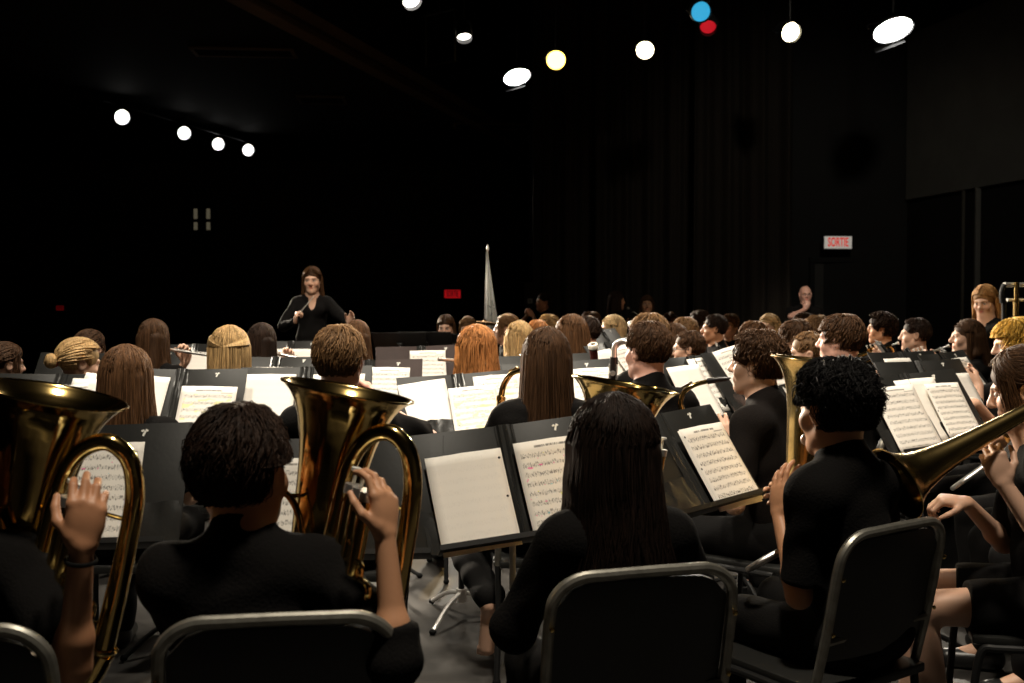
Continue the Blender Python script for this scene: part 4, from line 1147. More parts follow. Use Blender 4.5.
# ceiling vents
for px, py, w, h, lb in ((244, 54, 1.35, .40, 'dark slotted air vent in the ceiling, nearest of the three'), (322, 101, .75, .55, 'square ceiling air vent, middle one of three'), (496, 127, 1.6, .5, 'faint long ceiling vent beyond the square one')):
    k = F_PX * (HZ - CAM_Z) / (HOR - py); q = W(px, py, k)
    r = empty('ceiling_vent', (q.x, q.y, HZ - .01), math.atan2(ed.y, ed.x) - R(90) + R(22), lb, 'ceiling vent')
    m = MB()
    for s_ in (-1, 1): m.box((0, s_ * h / 2, 0), (w + .06, .045, .03)); m.box((s_ * w / 2, 0, 0), (.045, h, .03))
    m.build('frame', beam_m, r)
    m = MB()
    for i in range(6): m.box((0, (i - 2.5) * h / 6.2, 0), (w, .02, .015), rot(0, 35))
    m.build('slats', black, r)

# ------------------------------------------------------------------ stage lights
LAMP = {}
def lamp_mat(name, col, st):
    if name not in LAMP:
        m = bpy.data.materials.new(name); N, L, P = nodes_of(m)
        P.inputs['Base Color'].default_value = (.02, .02, .02, 1); P.inputs['Emission Color'].default_value = (*col, 1); P.inputs['Emission Strength'].default_value = st
        P.inputs['Roughness'].default_value = .3; LAMP[name] = m
    return LAMP[name]
def fixture(px, py, d, dia, aim, col, st, label, shape='round', power=0, size=60, blend=.6, lcol=None, grp='stage lights', rod_top=None):
    c = W(px, py, d); dirv = (Vector(aim) - c).normalized()
    q = Vector((0, 0, -1)).rotation_difference(dirv).to_matrix()
    if shape == 'flood':                                    # long side level
        z = -dirv; x = Vector((0, 0, 1)).cross(z).normalized(); y = z.cross(x); q = Matrix((x, y, z)).transposed()
    r = empty('stage_light', mtx=Matrix.Translation(c) @ q.to_4x4(), label=label, cat='stage light', group=grp)
    k = dia / .25
    if shape == 'flood':
        S_ = Matrix.Rotation(R(-18), 4, 'Z') @ Matrix.Diagonal((1.0, .56, 1, 1))
        m = MB(); m.lathe([(.135 * k, -.03), (.14 * k, .05 * k), (.12 * k, .16 * k), (.06 * k, .22 * k), (.002, .225 * k)], 32, S_); m.build('housing', M['black_metal'], r)
        m = MB(); m.lathe([(.002, -.014), (.07 * k, -.011), (.11 * k, -.003), (.127 * k, .004), (.127 * k, .02), (.002, .02)], 32, S_); m.build('lens', lamp_mat(label[:20], col, st), r)
        m = MB(); m.box((.02 * k, -.10 * k, -.02 * k), (.20 * k, .004, .05 * k), rot(-18, -30)); m.build('barn_door', M['black_metal'], r)
    else:
        m = MB(); m.lathe([(.128 * k, -.055), (.138 * k, -.055), (.138 * k, .10 * k), (.11 * k, .28 * k), (.05 * k, .36 * k), (.002, .365 * k)], 28); m.build('housing', M['black_metal'], r)
        m = MB(); m.lathe([(.002, -.012), (.06 * k, -.010), (.11 * k, -.003), (.125 * k, .004), (.125 * k, .02), (.002, .02)], 28); m.build('lens', lamp_mat(label[:20], col, st), r)
    inv_ = q.transposed(); tz = (HZ if py > 100 else 7.4) - c.z
    m = MB(); m.cyl(inv_ @ Vector((0, 0, .12 * k)), inv_ @ Vector((0, 0, tz)), .012, n=8); m.build('hanger', M['black_metal'], r)
    m = MB(); m.tube(spline([(-.15 * k, 0, .10 * k), (-.15 * k, .0, .22 * k), (-.10 * k, .0, .33 * k), (.10 * k, .0, .33 * k), (.15 * k, 0, .22 * k), (.15 * k, 0, .10 * k)], 5), .008, 8); m.build('yoke', M['black_metal'], r)
    if power:
        l = bpy.data.lights.new('beam', 'SPOT'); l.energy = power; l.spot_size = R(size); l.spot_blend = blend; l.color = lcol or col; l.shadow_soft_size = .12
        o = bpy.data.objects.new('beam', l); COL.objects.link(o); o.parent = r; o.location = (0, 0, -.10)
    return r
WARM = (1, .90, .74)
BAND = (0, 5, 1.0)
for i, (px, py, d) in enumerate(((122, 117, 16.8), (184, 133, 18.3), (218, 144, 19.5), (248, 150, 20.3))):
    fixture(px, py, d, .245 if i == 0 else .235, (.6 + .9 * i, 5.6, 1.1), (1, .97, .92), 3.2, f'white house spotlight on the left ceiling, {("leftmost of the four", "second from the left of four", "third from the left of four", "rightmost of the four")[i]}',
            power=9500, size=25, blend=.8, lcol=(1, .86, .68), grp='four house spotlights on the left')
fixture(517, 77, 13.6, .35, (1.5, 4, 1.2), (1, .98, .95), 25, 'white glaring floodlight left of the amber lamp', 'flood', power=700, size=70, lcol=WARM)
fixture(556, 60, 12.7, .235, (.3, 4, 1.2), (1, .62, .10), 9, 'round amber stage lamp', power=500, size=50, lcol=(1, .62, .18))
fixture(645, 50, 12.2, .21, (.4, 4, 1.2), (1, .86, .55), 12, 'round warm lamp right of the amber lamp', power=500, size=50, lcol=WARM)
fixture(790, 32, 11.4, .215, (3.9, 3, 1.2), (1, .88, .58), 12, 'oval warm lamp between red and right floodlight', power=500, size=50, lcol=WARM)
fixture(893, 30, 11.3, .41, (2.4, 4, 1.2), (1, .98, .95), 25, 'large white floodlight at the upper right', 'flood', power=700, size=70, lcol=WARM)
fixture(700.5, 11.5, 10.7, .205, (1.9, 2, 1.2), (.04, .42, .72), .95, 'round blue stage lamp at the top')
fixture(708, 26, 11.0, .175, (1.2, 6, .2), (.62, .010, .020), .8, 'red stage lamp just under the blue one')
fixture(411, -1, 10.3, .19, (.6, 7.2, 1.2), (1, .95, .88), 9, 'white lamp cut by the top edge of the picture')
fixture(464, 35, 11.6, .17, (-.1, 9.6, .6), (1, .95, .88), 7, 'small tilted lamp beside the hanging frame')
# hanging frame beside it
q = W(440, 38, 11.9)
r = empty('hanging_frame', q, R(-35), 'dark empty frame hanging at the top left of the white floodlight', 'frame')
m = MB()
for s_ in (-1, 1): m.box((s_ * .22, 0, 0), (.02, .02, .60)); m.box((0, 0, s_ * .30), (.46, .02, .02))
m.build('frame', M['black_metal'], r)
m = MB(); m.cyl((0, 0, .3), (0, 0, 2.2), .008); m.build('rod', M['black_metal'], r)
# pipes the lamps hang from
def pipe(a, b, label):
    m = MB(); m.cyl(a, b, .024); return tag(m.build('lighting_pipe', M['black_metal']), label, 'lighting pipe', 'black lighting pipes')
a_ = W(100, 116, 16.3); b_ = W(262, 156, 20.7); pipe(a_ + Vector((0, .1, .28)), b_ + Vector((0, .1, .22)), 'black pipe carrying the four house spotlights')

def spot(loc, aim, power, size, blend=.5, col=WARM, soft=.25):
    l = bpy.data.lights.new('unseen_overhead_spot', 'SPOT'); l.energy = power; l.spot_size = R(size); l.spot_blend = blend; l.color = col; l.shadow_soft_size = soft
    o = bpy.data.objects.new('unseen_overhead_spot', l); COL.objects.link(o); o.location = loc
    o.rotation_euler = (Vector(aim) - Vector(loc)).to_track_quat('-Z', 'Y').to_euler(); return o
# the overhead rig (above the picture), then added spots for single targets
spot((-2.3, 3.9, 6.2), (-1.8, 5.6, 1), 1200, 60, .5)
spot((.2, 4.0, 6.2), (.0, 5.4, 1), 980, 58, .5)
spot((2.4, 4.4, 6.2), (2.0, 6.0, 1), 480, 60, .5)
spot((-.6, 8.2, 6.4), (-1.2, 7.4, 1), 480, 70, .6)
spot((.4, 1.3, 6.8), (.2, 2.7, 1), 1300, 56, .6)
spot((2.2, 6.0, 6.6), (3.82, 13.0, 1.45), 1300, 11, .9)  # added spot that brightens the bald figure alone
spot((-4.2, 2.6, 5.4), (1.1, 4.4, 1.15), 750, 30, .8)  # unseen fill from the left, added to lift cheeks turned that way
spot((-3.6, 7.2, 5.6), (2.6, 6.9, 1.2), 1500, 38, .8)  # added side light on left-facing faces of the right section
spot((-1.2, 4.4, 6.4), (-1.9, 9.1, 1.6), 1500, 30, .6)  # front light put in for the conductor's face
spot((1.0, 5.0, 6.4), (-.42, 12.6, 1.85), 2200, 9, .9)  # narrow added spot, only to brighten the flag
spot((3.0, 5.0, 6.6), (4.0, 13.2, 2.2), 520, 46, .8)  # weak spot added so the rear curtains and wall panel show
wd = bpy.data.worlds.new('World'); SC.world = wd; wd.use_nodes = True
wd.node_tree.nodes['Background'].inputs[0].default_value = (.001, .001, .001, 1); wd.node_tree.nodes['Background'].inputs[1].default_value = 1
cam = bpy.data.cameras.new('Camera'); cam.sensor_width = 36; cam.lens = F_PX / 1024 * 36; cam.dof.use_dof = True; cam.dof.focus_distance = 3.4; cam.dof.aperture_fstop = 4.5; cam.clip_start = .05; cam.clip_end = 80
co = bpy.data.objects.new('Camera', cam); COL.objects.link(co); co.location = (0, 0, CAM_Z); co.rotation_euler = (math.pi / 2 - PITCH, 0, 0); SC.camera = co
SC.view_settings.view_transform = 'Standard'; SC.view_settings.look = 'None'; SC.view_settings.gamma = 1; SC.view_settings.use_curve_mapping = False; SC.view_settings.exposure = 0
# ------------------------------------------------------------------ who sits where
clar = lambda: dict(R=dict(rm=(.050, .12, -.40), F=(-.75, .45, .35), N=(-.45, -.80, .1), curl=(25, 30, 20)), L=dict(rm=(-.055, .06, -.25), F=(.75, .45, .35), N=(.45, -.8, .1), curl=(25, 30, 20)))
trum = lambda: dict(R=dict(rm=(.065, .09, -.10), F=(-.35, .75, .45), N=(-.85, -.35, -.3), curl=(35, 40, 30), E=(.8, -.1, -.6)), L=dict(rm=(-.045, .085, -.12), F=(.25, .80, .55), N=(.9, -.25, -.2), curl=(45, 50, 30), E=(-.8, -.1, -.6)))
flut = lambda: dict(R=dict(rm=(.36, .02, -.09), F=(-.25, .45, .80), N=(-.2, -.85, .45), curl=(35, 40, 25), E=(.7, -.3, -.7)), L=dict(rm=(.10, .10, -.09), F=(.15, -.15, .95), N=(.1, -.95, -.2), curl=(40, 50, 30), E=(-.3, .5, -.8)))
hold = lambda: dict(R=dict(rm=(.08, .14, -.36), F=(-.6, .6, .4), N=(-.7, -.5, 0)), L=dict(rm=(-.08, .12, -.28), F=(.6, .6, .4), N=(.7, -.5, 0)))
saxa = lambda: dict(R=dict(rm=(.10, .10, -.46), F=(-.55, .75, .05), N=(-.7, -.55, .1)), L=dict(rm=(-.09, .15, -.24), F=(.7, .55, .3), N=(.6, -.75, 0)))

# back row of the band, nearest to the camera
p_l = person('seated at the far left edge with black wristband, playing euphonium', -52, 402, 1.92, yaw=4, hc='dark', skin='tan', hy=-12, lean=6, band=True, co=(.08, 0), label='person with black wristband cut by the left edge, fingers on euphonium valves',
    arms=dict(R=dict(px=W(82, 548, 1.735), Fw=(.10, .10, .98), Nw=(-.35, .92, -.10), Ew=(.30, -.25, -1.0), curl=((34, 40, 22), (30, 38, 22), (30, 38, 22), (38, 40, 20)), hs=1.0),
              L=dict(at=(-.02, .30, .78), F=(.8, .5, .2), N=(.3, -.8, 0))))
p_b = person('boy with short dark brown hair seen from behind', 241, 413, 1.95, yaw=8, hc='dark', skin='warm', hy=-22, lean=8, hs=1.04, hvol=1.07, res=.004, sh=1.16, ls=-8, slv=1.24, cf=.10, co=(.03, 0), label='person with short dark hair seen from behind, black shirt, forearm raised to euphonium',
    arms=dict(R=dict(px=W(385, 536, 1.82), Fw=(-.04, .20, .98), Nw=(-.75, .62, -.10), Ew=(.22, -.30, -1.0), curl=((20, 38, 25), (26, 40, 25), (32, 42, 25), (40, 42, 25)), hs=1.0),
              L=dict(at=(.02, .30, .74), F=(.8, .5, .2), N=(.3, -.8, 0))))
p_g = person('girl with long dark hair seen from behind', 612, 402, 2.25, yaw=16, style='wavy', hc='soot', skin='warm', length=.33, hy=-2, lean=6, hs=1.03, hvol=1.10, sh=1.0, slv=1.18, co=(-.02, .04), label='person with long dark wavy hair seen from behind, black top, centre of nearest row',
    arms=dict(R=dict(at=(.16, .26, .78), F=(-.3, .8, .4), N=(-.7, 0, 0)), L=dict(at=(-.10, .30, .74), F=(.5, .8, .2), N=(.7, 0, 0))))
p_w = person('boy with wavy black hair', 836, 365, 2.65, ls=-5, sh=.94, co=(-.075, 0), yaw=34, style='curly', hc='black', skin='warm', hy=-4, hp=-6, lean=4, hs=1.03, hvol=1.03, label='person with wavy black hair and black shirt, playing upright euphonium at right of centre',
    arms=dict(L=dict(px=W(779, 515, 2.72), Fw=(.10, .12, .98), Nw=(.75, .62, 0), Ew=(-.1, .1, -1.0), curl=(10, 22, 18), hs=.95), R=dict(at=(.12, .28, .80), F=(-.5, .7, .4), N=(-.7, -.2, 0))))
p_t = person('girl with tied brown hair playing trombone', 1026, 353, 2.98, yaw=74, style='tail', hc='brown', skin='fair', hy=-16, hp=-14, lean=8, sh=.95, bust=True, shorts=True, length=.2, hvol=1.08, label='person with tied brown hair at the right edge playing the nearest trombone',
    arms=dict(R=dict(px=W(967, 503, 3.02), Fw=(-.85, .10, .10), Nw=(0, .2, -1), Ew=(.3, .3, -.9), curl=(50, 60, 45)), L=dict(px=W(1004, 484, 2.74), Fw=(-.30, .15, .85), Nw=(.35, .9, -.1), Ew=(.25, -.45, -1), curl=(55, 65, 40))))
euphonium(frame(W(55, 394, 1.98), z=(.22, .01, .97), y=(.05, 1, 0)), 'brass euphonium at the left edge, its bell cut by the picture edge')
euphonium(frame(W(348, 390, 2.08), z=(.19, .02, .98), y=(.42, .9, 0)), 'brass euphonium held by the short-haired boy from behind')
euphonium(frame(W(625, 384, 2.58), z=(.165, .01, .98), y=(-.98, .12, 0)), 'brass euphonium bell above the long dark-haired person in the nearest row', side=True)
euphonium(frame(W(818, 360, 3.02), z=(.10, -.02, .99), y=(-.96, .25, 0)), 'slim upright euphonium held by the person with wavy black hair', 'brass_old', side=True)

def tb(px, py, d, az, el, ro, label, ext=.2, mt='brass'):
    Y = Vector((-math.sin(R(az)) * math.cos(R(el)), math.cos(R(az)) * math.cos(R(el)), -math.sin(R(el))))
    X0 = Y.cross(Vector((0, 0, 1))).normalized(); U = X0.cross(Y); X = -X0 * math.cos(R(ro)) + U * math.sin(R(ro))
    return trombone(frame(W(px, py, d), y=Y, x=X), label, ext, mt)
tb(1012, 424, 2.95, 102, 25, 28, 'nearest brass trombone with its bell pointing down at the right', .22, 'brass_old')

# second row
girl_b = person('girl with straight brown hair behind the left euphonium', 127, 350, 3.8, yaw=2, style='long', hc='chestnut', length=.30, hvol=1.10, arms=hold(), label='person with straight brown hair seen from behind, above the left euphonium')
boy_l = person('boy with short light brown hair', 340, 331, 3.7, yaw=-2, hy=-8, hc='light', hvol=1.12, hs=1.0, skin='pink', arms=trum(), label='person with short light brown hair behind the bell of the boy\'s euphonium')
girl_d = person('girl with long dark brown hair', 546, 332, 3.9, yaw=6, style='long', hc='brown', length=.40, hvol=1.10, arms=saxa(), barefoot=(-1,), knees={-1: (W(452, 528, 4.3), W(489, 600, 3.8))}, label='person with long straight dark brown hair beside a saxophone neck, centre')
boy_e = person('boy with short dark hair and a red lit ear', 647, 325, 4.2, yaw=24, hy=14, hc='brown', hvol=1.03, skin='pink', arms=hold(), label='person with short brown hair and glowing red ear beside the bass clarinet')
boy_s = person('curly-haired boy playing saxophone', 757, 335, 3.85, yaw=52, hy=10, style='curly', hc='brown', hvol=1.06, skin='fair', cloth='collar', lean=8, label='person with curly brown hair in profile, black collared shirt, playing saxophone',
    arms=dict(R=dict(rm=(.06, .16, -.46), F=(-.5, .8, .2), N=(-.75, -.5, 0)), L=dict(px=W(731, 448, 3.80), Fw=(-.35, .3, .85), Nw=(.3, .9, -.2), Ew=(-.2, -.5, -1), curl=(25, 30, 25))))
person('trombonist outside the right edge', 1100, 330, 3.6, yaw=80, hc='brown', lean=8, label='person mostly outside the right edge whose hand holds the second trombone slide',
    arms=dict(R=dict(px=W(1000, 436, 3.6), Fw=(-.9, .15, .1), Nw=(0, .3, -1), curl=(25, 45, 40)), L=dict(px=W(1052, 398, 3.5), Fw=(-.5, .2, .8), Nw=(.4, .9, 0), curl=(55, 65, 40))))
tb(1112, 374, 3.55, 98, 33, 25, 'second trombone, between the nearest trombone and the music stands', .02)
person('trombonist at the right edge', 1075, 318, 4.15, yaw=80, hc='dark', lean=8, label='person outside the right edge with one hand on the third trombone slide',
    arms=dict(R=dict(px=W(975, 404, 4.2), Fw=(-.9, .15, .1), Nw=(0, .3, -1), curl=(25, 45, 40)), L=dict(px=W(1030, 378, 4.2), Fw=(-.5, .2, .8), Nw=(.4, .9, 0), curl=(55, 65, 40))))
tb(1096, 350, 4.05, 104, 30, 20, 'third trombone, above the second one at the right', .12)
boy_y = person('amber-lit blond player at the right edge', 1015, 322, 4.95, yaw=80, style='mop', hc='gold', hvol=1.08, hp=-10, arms=trum(), label='person with blond hair in painted amber light at the right edge, behind the trombone girl')

# third row and the middle
girl_t = person('girl with red hair tie at the left edge', 5, 345, 5.6, yaw=-40, style='tail', hc='brown', tie='red_tie', hp=-4, arms=hold(), length=.16, label='person with brown ponytail and red tie at the left edge, facing right')
girl_n = person('girl with a blond bun', 80, 342, 5.0, yaw=-52, style='bun', hc='blond', tie='red_tie', hvol=1.06, hp=-8, arms=flut(), label='person with a blond bun and red hair tie, behind the left euphonium')
girl_h = person('girl with half-up blond hair', 230, 330, 4.9, yaw=0, style='halfup', hc='blond', length=.24, hvol=1.12, arms=clar(), label='person with wavy half-up blond hair seen from behind')
girl_r = person('girl with long red hair', 476, 330, 5.3, yaw=16, style='wavy', hc='red', length=.27, hvol=1.22, hy=8, arms=flut(), label='person with long wavy red hair seen from behind')
girl_p = person('girl with purple-brown long hair', 571, 318, 6.0, yaw=28, style='long', hc='chestnut', length=.30, hvol=1.12, arms=clar(), label='person with long chestnut hair behind the straight dark-haired girl')
boy_q = person('player with brown hair behind the boy with the red ear', 648, 317, 5.4, yaw=38, style='mop', hc='light', hvol=1.10, arms=hold(), label='person with tousled brown hair right behind the boy with the red ear')
boy_g = person('boy with glasses in profile', 688, 333, 6.3, yaw=78, hc='brown', glasses=True, skin='fair', hvol=1.0, hs=.95, arms=clar(), label='person with black glasses and short brown hair in profile facing left')
boy_z = person('buzz-cut boy with a hand at his mouth', 808, 334, 5.4, yaw=72, style='buzz', hc='light', hvol=1.0, skin='fair', arms=trum(), hp=-6, label='person with cropped light brown hair raising a hand to a trumpet')
boy_h = person('boy with thick brown hair', 840, 317, 4.7, yaw=56, style='mop', hc='brown', hvol=1.02, skin='pink', arms=hold(), label='person with thick brown hair and flushed cheek above the wavy black hair')
trumpet(frame(boy_z['mouth'] + boy_z['fw'] * .02, y=boy_z['fw'] + Vector((0, 0, -.2)), z=(0, 0, 1)), 'brass trumpet at the mouth of the cropped-haired person')

# farther players
far = [
    ('dark-haired girl behind the blond bun', 90, 332, 6.5, -20, 'tail', 'brown', dict(arms=flut(), length=.15), 'person with smooth brown hair just above the blond bun'),
    ('girl with long brown hair playing flute', 154, 321, 6.2, -6, 'long', 'brown', dict(arms=flut(), length=.30), 'person with long brown hair holding a flute to the right'),
    ('dark straight-haired girl right of the half-up blond hair', 262, 325, 6.3, -4, 'long', 'dark', dict(arms=flut(), length=.28), 'person with dark straight hair just right of the half-up blond hair'),
    ('brown-haired girl below the conductor', 357, 322, 6.7, -4, 'long', 'chestnut', dict(arms=hold(), length=.28), 'person with shiny brown hair below the conductor\'s open hand'),
    ('dark-haired girl facing the camera', 446, 316, 10.1, 170, 'long', 'brown', dict(arms=clar(), length=.26, hp=-16), 'person with long dark hair looking down, under the dim red exit sign'),
    ('fair-haired girl with a hairband', 468, 318, 10.4, 172, 'tail', 'light', dict(arms=clar(), hp=-14, length=.15), 'person with fair hair tied back looking down, beside the cymbal'),
    ('girl in profile right of the flag', 506, 316, 8.4, 84, 'tail', 'light', dict(arms=clar(), length=.26), 'person with fair tied hair in profile facing left, right of the flag'),
    ('blond girl right of the red hair', 519, 324, 6.9, 10, 'wavy', 'blond', dict(arms=clar(), length=.22, hvol=1.12), 'person with wavy blond hair seen from behind, right of the red hair'),
    ('player with reddish hair', 537, 322, 7.8, 20, 'mop', 'red', dict(arms=clar()), 'person with short reddish hair between two blond heads'),
    ('curly blond player', 549, 317, 8.7, 15, 'curly', 'blond', dict(arms=clar(), hvol=1.05), 'person with curly blond hair left of the long chestnut hair'),
    ('dark-haired boy right of the chestnut hair', 586, 318, 7.4, 62, 'short', 'dark', dict(arms=clar()), 'person with short dark hair just right of the long chestnut hair'),
    ('brown-haired player half hidden', 590, 313, 9.3, 50, 'mop', 'brown', dict(arms=clar()), 'person whose brown hair shows above the dark-haired boy'),
    ('girl with a blond bob', 612, 317, 8.3, 98, 'long', 'pale', dict(arms=hold(), length=.19, hvol=1.06), 'person with a pale blond bob, face turned left'),
    ('boy in dark glasses facing forward', 670, 314, 10.2, 165, 'short', 'brown', dict(arms=hold(), glasses=True, hp=-8), 'person with dark glasses and brown hair facing the camera in the far row'),
    ('brown mop between the glasses', 684, 319, 7.7, 50, 'mop', 'light', dict(arms=hold()), 'person with light brown hair from behind, left of the pale-faced girl'),
    ('long brown hair behind the boy with glasses', 673, 325, 7.0, 40, 'long', 'brown', dict(arms=hold(), length=.2), 'person with brown hair just behind the boy with black glasses'),
    ('girl with tied dark hair', 699, 312, 9.1, 112, 'tail', 'dark', dict(arms=clar(), length=.12), 'person with tied dark hair and pale face playing a clarinet'),
    ('dark-haired boy with clarinet', 714, 316, 8.5, 82, 'short', 'dark', dict(arms=clar(), skin='warm'), 'person with short dark hair facing left with clarinet at his lips'),
    ('boy behind a small brass bell', 730, 315, 9.9, 140, 'mop', 'light', dict(arms=trum()), 'person with brown fringe whose hand hides his mouth, by a brass bell'),
    ('smooth brown hair behind the saxophonist', 752, 323, 7.2, 64, 'mop', 'chestnut', dict(arms=hold()), 'person with smooth brown hair above the curly-haired saxophonist'),
    ('girl with glasses and fair hair', 769, 315, 8.8, 128, 'long', 'blond', dict(arms=hold(), glasses=True, length=.22), 'person with fair hair and glasses in the far row, facing left'),
    ('brown-haired boy in front of the bald man', 795, 322, 6.4, 62, 'mop', 'brown', dict(arms=trum(), hp=-12), 'person with thick brown hair bent forward, left of the cropped head'),
    ('player just below the bald man', 803, 314, 9.2, 60, 'mop', 'brown', dict(arms=hold()), 'person whose brown hair shows just below the bald man\'s elbow'),
    ('fair player behind the thick brown hair', 816, 317, 7.7, 70, 'mop', 'light', dict(arms=trum(), skin='fair'), 'person with fair hair half hidden behind the thick brown hair'),
    ('curly dark-haired trumpeter', 881, 315, 8.0, 76, 'curly', 'dark', dict(arms=trum(), hvol=1.15, skin='warm'), 'person with curly dark hair in profile playing a trumpet'),
    ('short dark-haired boy second from the curly trumpeter', 915, 320, 7.3, 68, 'short', 'dark', dict(arms=trum(), skin='fair'), 'person with short dark hair and pale cheek, right of the curly trumpeter'),
    ('girl with brown hair and a raised hand', 967, 321, 6.7, 78, 'long', 'brown', dict(arms=trum(), length=.20), 'person with shoulder-length brown hair, hand raised at a trumpet'),
]
FP = {}
for who, px, py, d, yaw, st, hc, kw, lab in far:
    FP[who] = person(who, px, py, d, yaw=yaw, style=st, hc=hc, label=lab, **kw)

# people standing
cond = person('conductor', 312, 268, 9.1, yaw=190, style='long', hc='brown', stand=True, zadd=.20, sleeve='long', hy=-8, hp=-8, length=.30, bust=True, sh=.92, hvol=1.0, lean=2, label='person conducting in a black jacket, long brown hair, white baton raised',
    arms=dict(R=dict(px=W(295, 322, 8.75), Fw=(.25, -.35, .9), Nw=(.75, .3, -.3), Ew=(-.7, 0, -.8), curl=(60, 70, 45)), L=dict(px=W(348, 323, 8.72), Fw=(.55, -.45, .62), Nw=(-.7, -.1, -.7), Ew=(.7, .1, -.8), curl=(20, 25, 20))))
h_ = cond['wr']['R']; q0 = W(299, 314, 8.68); q1_ = W(313.5, 296.5, 8.55)
m = MB(); m.tube([q0, q0.lerp(q1_, .08), q1_], [.0048, .0045, .0028], 8); bt = m.build('baton', M['baton']); tag(bt, 'thin white baton in the conductor\'s raised hand', 'baton')
m = MB(); m.ball(q0, (.010, .010, .012), 10); tag(m.build('grip', M['wood'], bt), 'wooden grip')
c = cond['org']; m = MB(); m.box((c.x, c.y, .10), (1.0, .9, .20), None, .01); tag(m.build('podium', M['wood']), 'low wooden podium under the conductor', 'podium')
bald = person('bald man', 805.5, 286, 13.0, yaw=176, style='bald', hc='light', skin='pink', stand=True, glasses=True, badge=1.2, lean=3, hp=-4, sh=1.1, label='person standing, bald, hand at his mouth and name badge, beside the dark doorway',
    arms=dict(R=dict(rm=(.03, .055, -.115), F=(-.35, -.05, .9), N=(-.3, -.9, .1), curl=(45, 50, 40), E=(1.0, .35, -.45)), L=dict(at=(-.10, .16, 1.02), F=(.9, .2, .0), N=(0, -1, 0))))
st_g = person('standing percussionist', 985, 287, 7.8, yaw=118, style='wavy', hc='strawberry', stand=True, hp=-18, hy=14, length=.34, badge=.5, sleeve='long', bust=True, hvol=1.06, label='person standing with long fair hair, looking down beside the tubular bells',
    arms=dict(R=dict(px=W(992, 352, 7.9), Fw=(-.8, .2, -.3), Nw=(0, 0, -1), curl=(45, 50, 40)), L=dict(px=W(985, 354, 7.5), Fw=(-.8, .2, -.3), Nw=(0, 0, -1), curl=(45, 50, 40))))
d1 = person('girl standing in the dark', 617, 292, 12.6, yaw=-70, style='long', hc='dark', stand=True, length=.34, skin='warm', sleeve='long', arms=clar(), label='person standing in shade with long dark hair and clarinet, left of two standing girls')
d2 = person('girl standing by the curtain', 647, 296, 12.9, yaw=172, style='long', hc='brown', stand=True, length=.30, skin='warm', sleeve='long', label='person standing with brown hair facing the camera, right of two standing girls')
d3 = person('dim standing figure', 543, 294, 13.4, yaw=120, style='short', hc='dark', stand=True, skin='tan', arms=trum(), label='person standing almost in the dark beside the pale switch plate')

# ------------------------------------------------------------------ their instruments
def face_frame(p, down=0., side=0.):
    y = p['fw'] + Vector((0, 0, -down)) + p['rt'] * side
    return frame(p['mouth'] + p['fw'] * .012, y=y, x=p['rt'] if abs(p['rt'].dot(y.normalized())) < .9 else p['fw'])
def cl_frame(p):
    dn = p['bodyfw'] * .42 + Vector((0, 0, -.9))
    return frame(p['mouth'] + p['fw'] * .008, z=-dn, y=p['bodyfw'])
def fl_frame(p, drop=.06): return frame(p['mouth'] + p['fw'] * .014 + Vector((0, 0, -.005)), x=p['rt'] + Vector((0, 0, -drop)), z=(0, 0, 1))
flute(fl_frame(FP['girl with long brown hair playing flute'], .14), 'silver flute held right by the long brown-haired person in the left far row')
flute(fl_frame(FP['dark straight-haired girl right of the half-up blond hair'], .2), 'silver flute of the dark straight-haired person right of the half-up blond hair')
flute(fl_frame(girl_r, .1), 'flute at the lips of the red-haired person, its end showing left')
saxophone(frame(girl_d['mouth'], y=(-.62, .72, -.30), z=(.10, .25, 1)), 'tenor saxophone whose curved neck shows left of the long dark brown hair', 1.12)
saxophone(frame(boy_s['mouth'] + boy_s['fw'] * .004, y=(-.93, .30, .02), z=(-.42, -.1, .9)), 'alto saxophone played by the curly-haired boy', 1.0)
bass_clarinet(frame(W(615, 341, 4.35), z=(-.10, -.05, 1), x=(.85, -.2, -.05)), 'black bass clarinet with curved silver crook beside the boy with the red ear')
bassoon(frame(W(593, 344, 5.35), z=(-.45, -.2, .85), x=(.9, -.3, 0)), 'dark red bassoon with white ring, lower left of the two')
bassoon(frame(W(632, 322, 6.6), z=(-.30, -.2, .9), x=(.9, -.3, 0)), 'bassoon with white ring right of the pale blond bob')
for who, lab in (('girl in profile right of the flag', 'clarinet of the person in profile right of the flag'), ('dark-haired boy with clarinet', 'clarinet of the short dark-haired person left of the brass bell'),
                 ('girl with tied dark hair', 'clarinet of the pale-faced person with tied dark hair')):
    clarinet(cl_frame(FP[who]), lab)
clarinet(cl_frame(boy_g), 'clarinet with silver ligature at the lips of the person in black glasses')
clarinet(cl_frame(girl_h), 'clarinet of the person with half-up blond hair')
clarinet(frame(d1['mouth'] + d1['fw'] * .01, z=-(d1['bodyfw'] * .8 + Vector((0, 0, -.6))), y=d1['bodyfw']), 'clarinet held by the standing girl left of the other', 'clarinets in the middle')
for who, lab, mt in (('curly dark-haired trumpeter', 'trumpet of the curly dark-haired person', 'silver'), ('short dark-haired boy second from the curly trumpeter', 'trumpet held by the short dark-haired boy in the trumpet row', 'brass'),
                     ('girl with brown hair and a raised hand', 'silver trumpet of the person with shoulder-length brown hair', 'silver'), ('brown-haired boy in front of the bald man', 'trumpet of the brown-haired person bent forward below the bald man', 'brass'),
                     ('fair player behind the thick brown hair', 'trumpet of the fair-haired person behind the thick brown hair', 'brass')):
    trumpet(face_frame(FP[who], .35), lab, mt)
horn(face_frame(FP['boy behind a small brass bell'], .2), 'small horn with round brass bell in the far row')

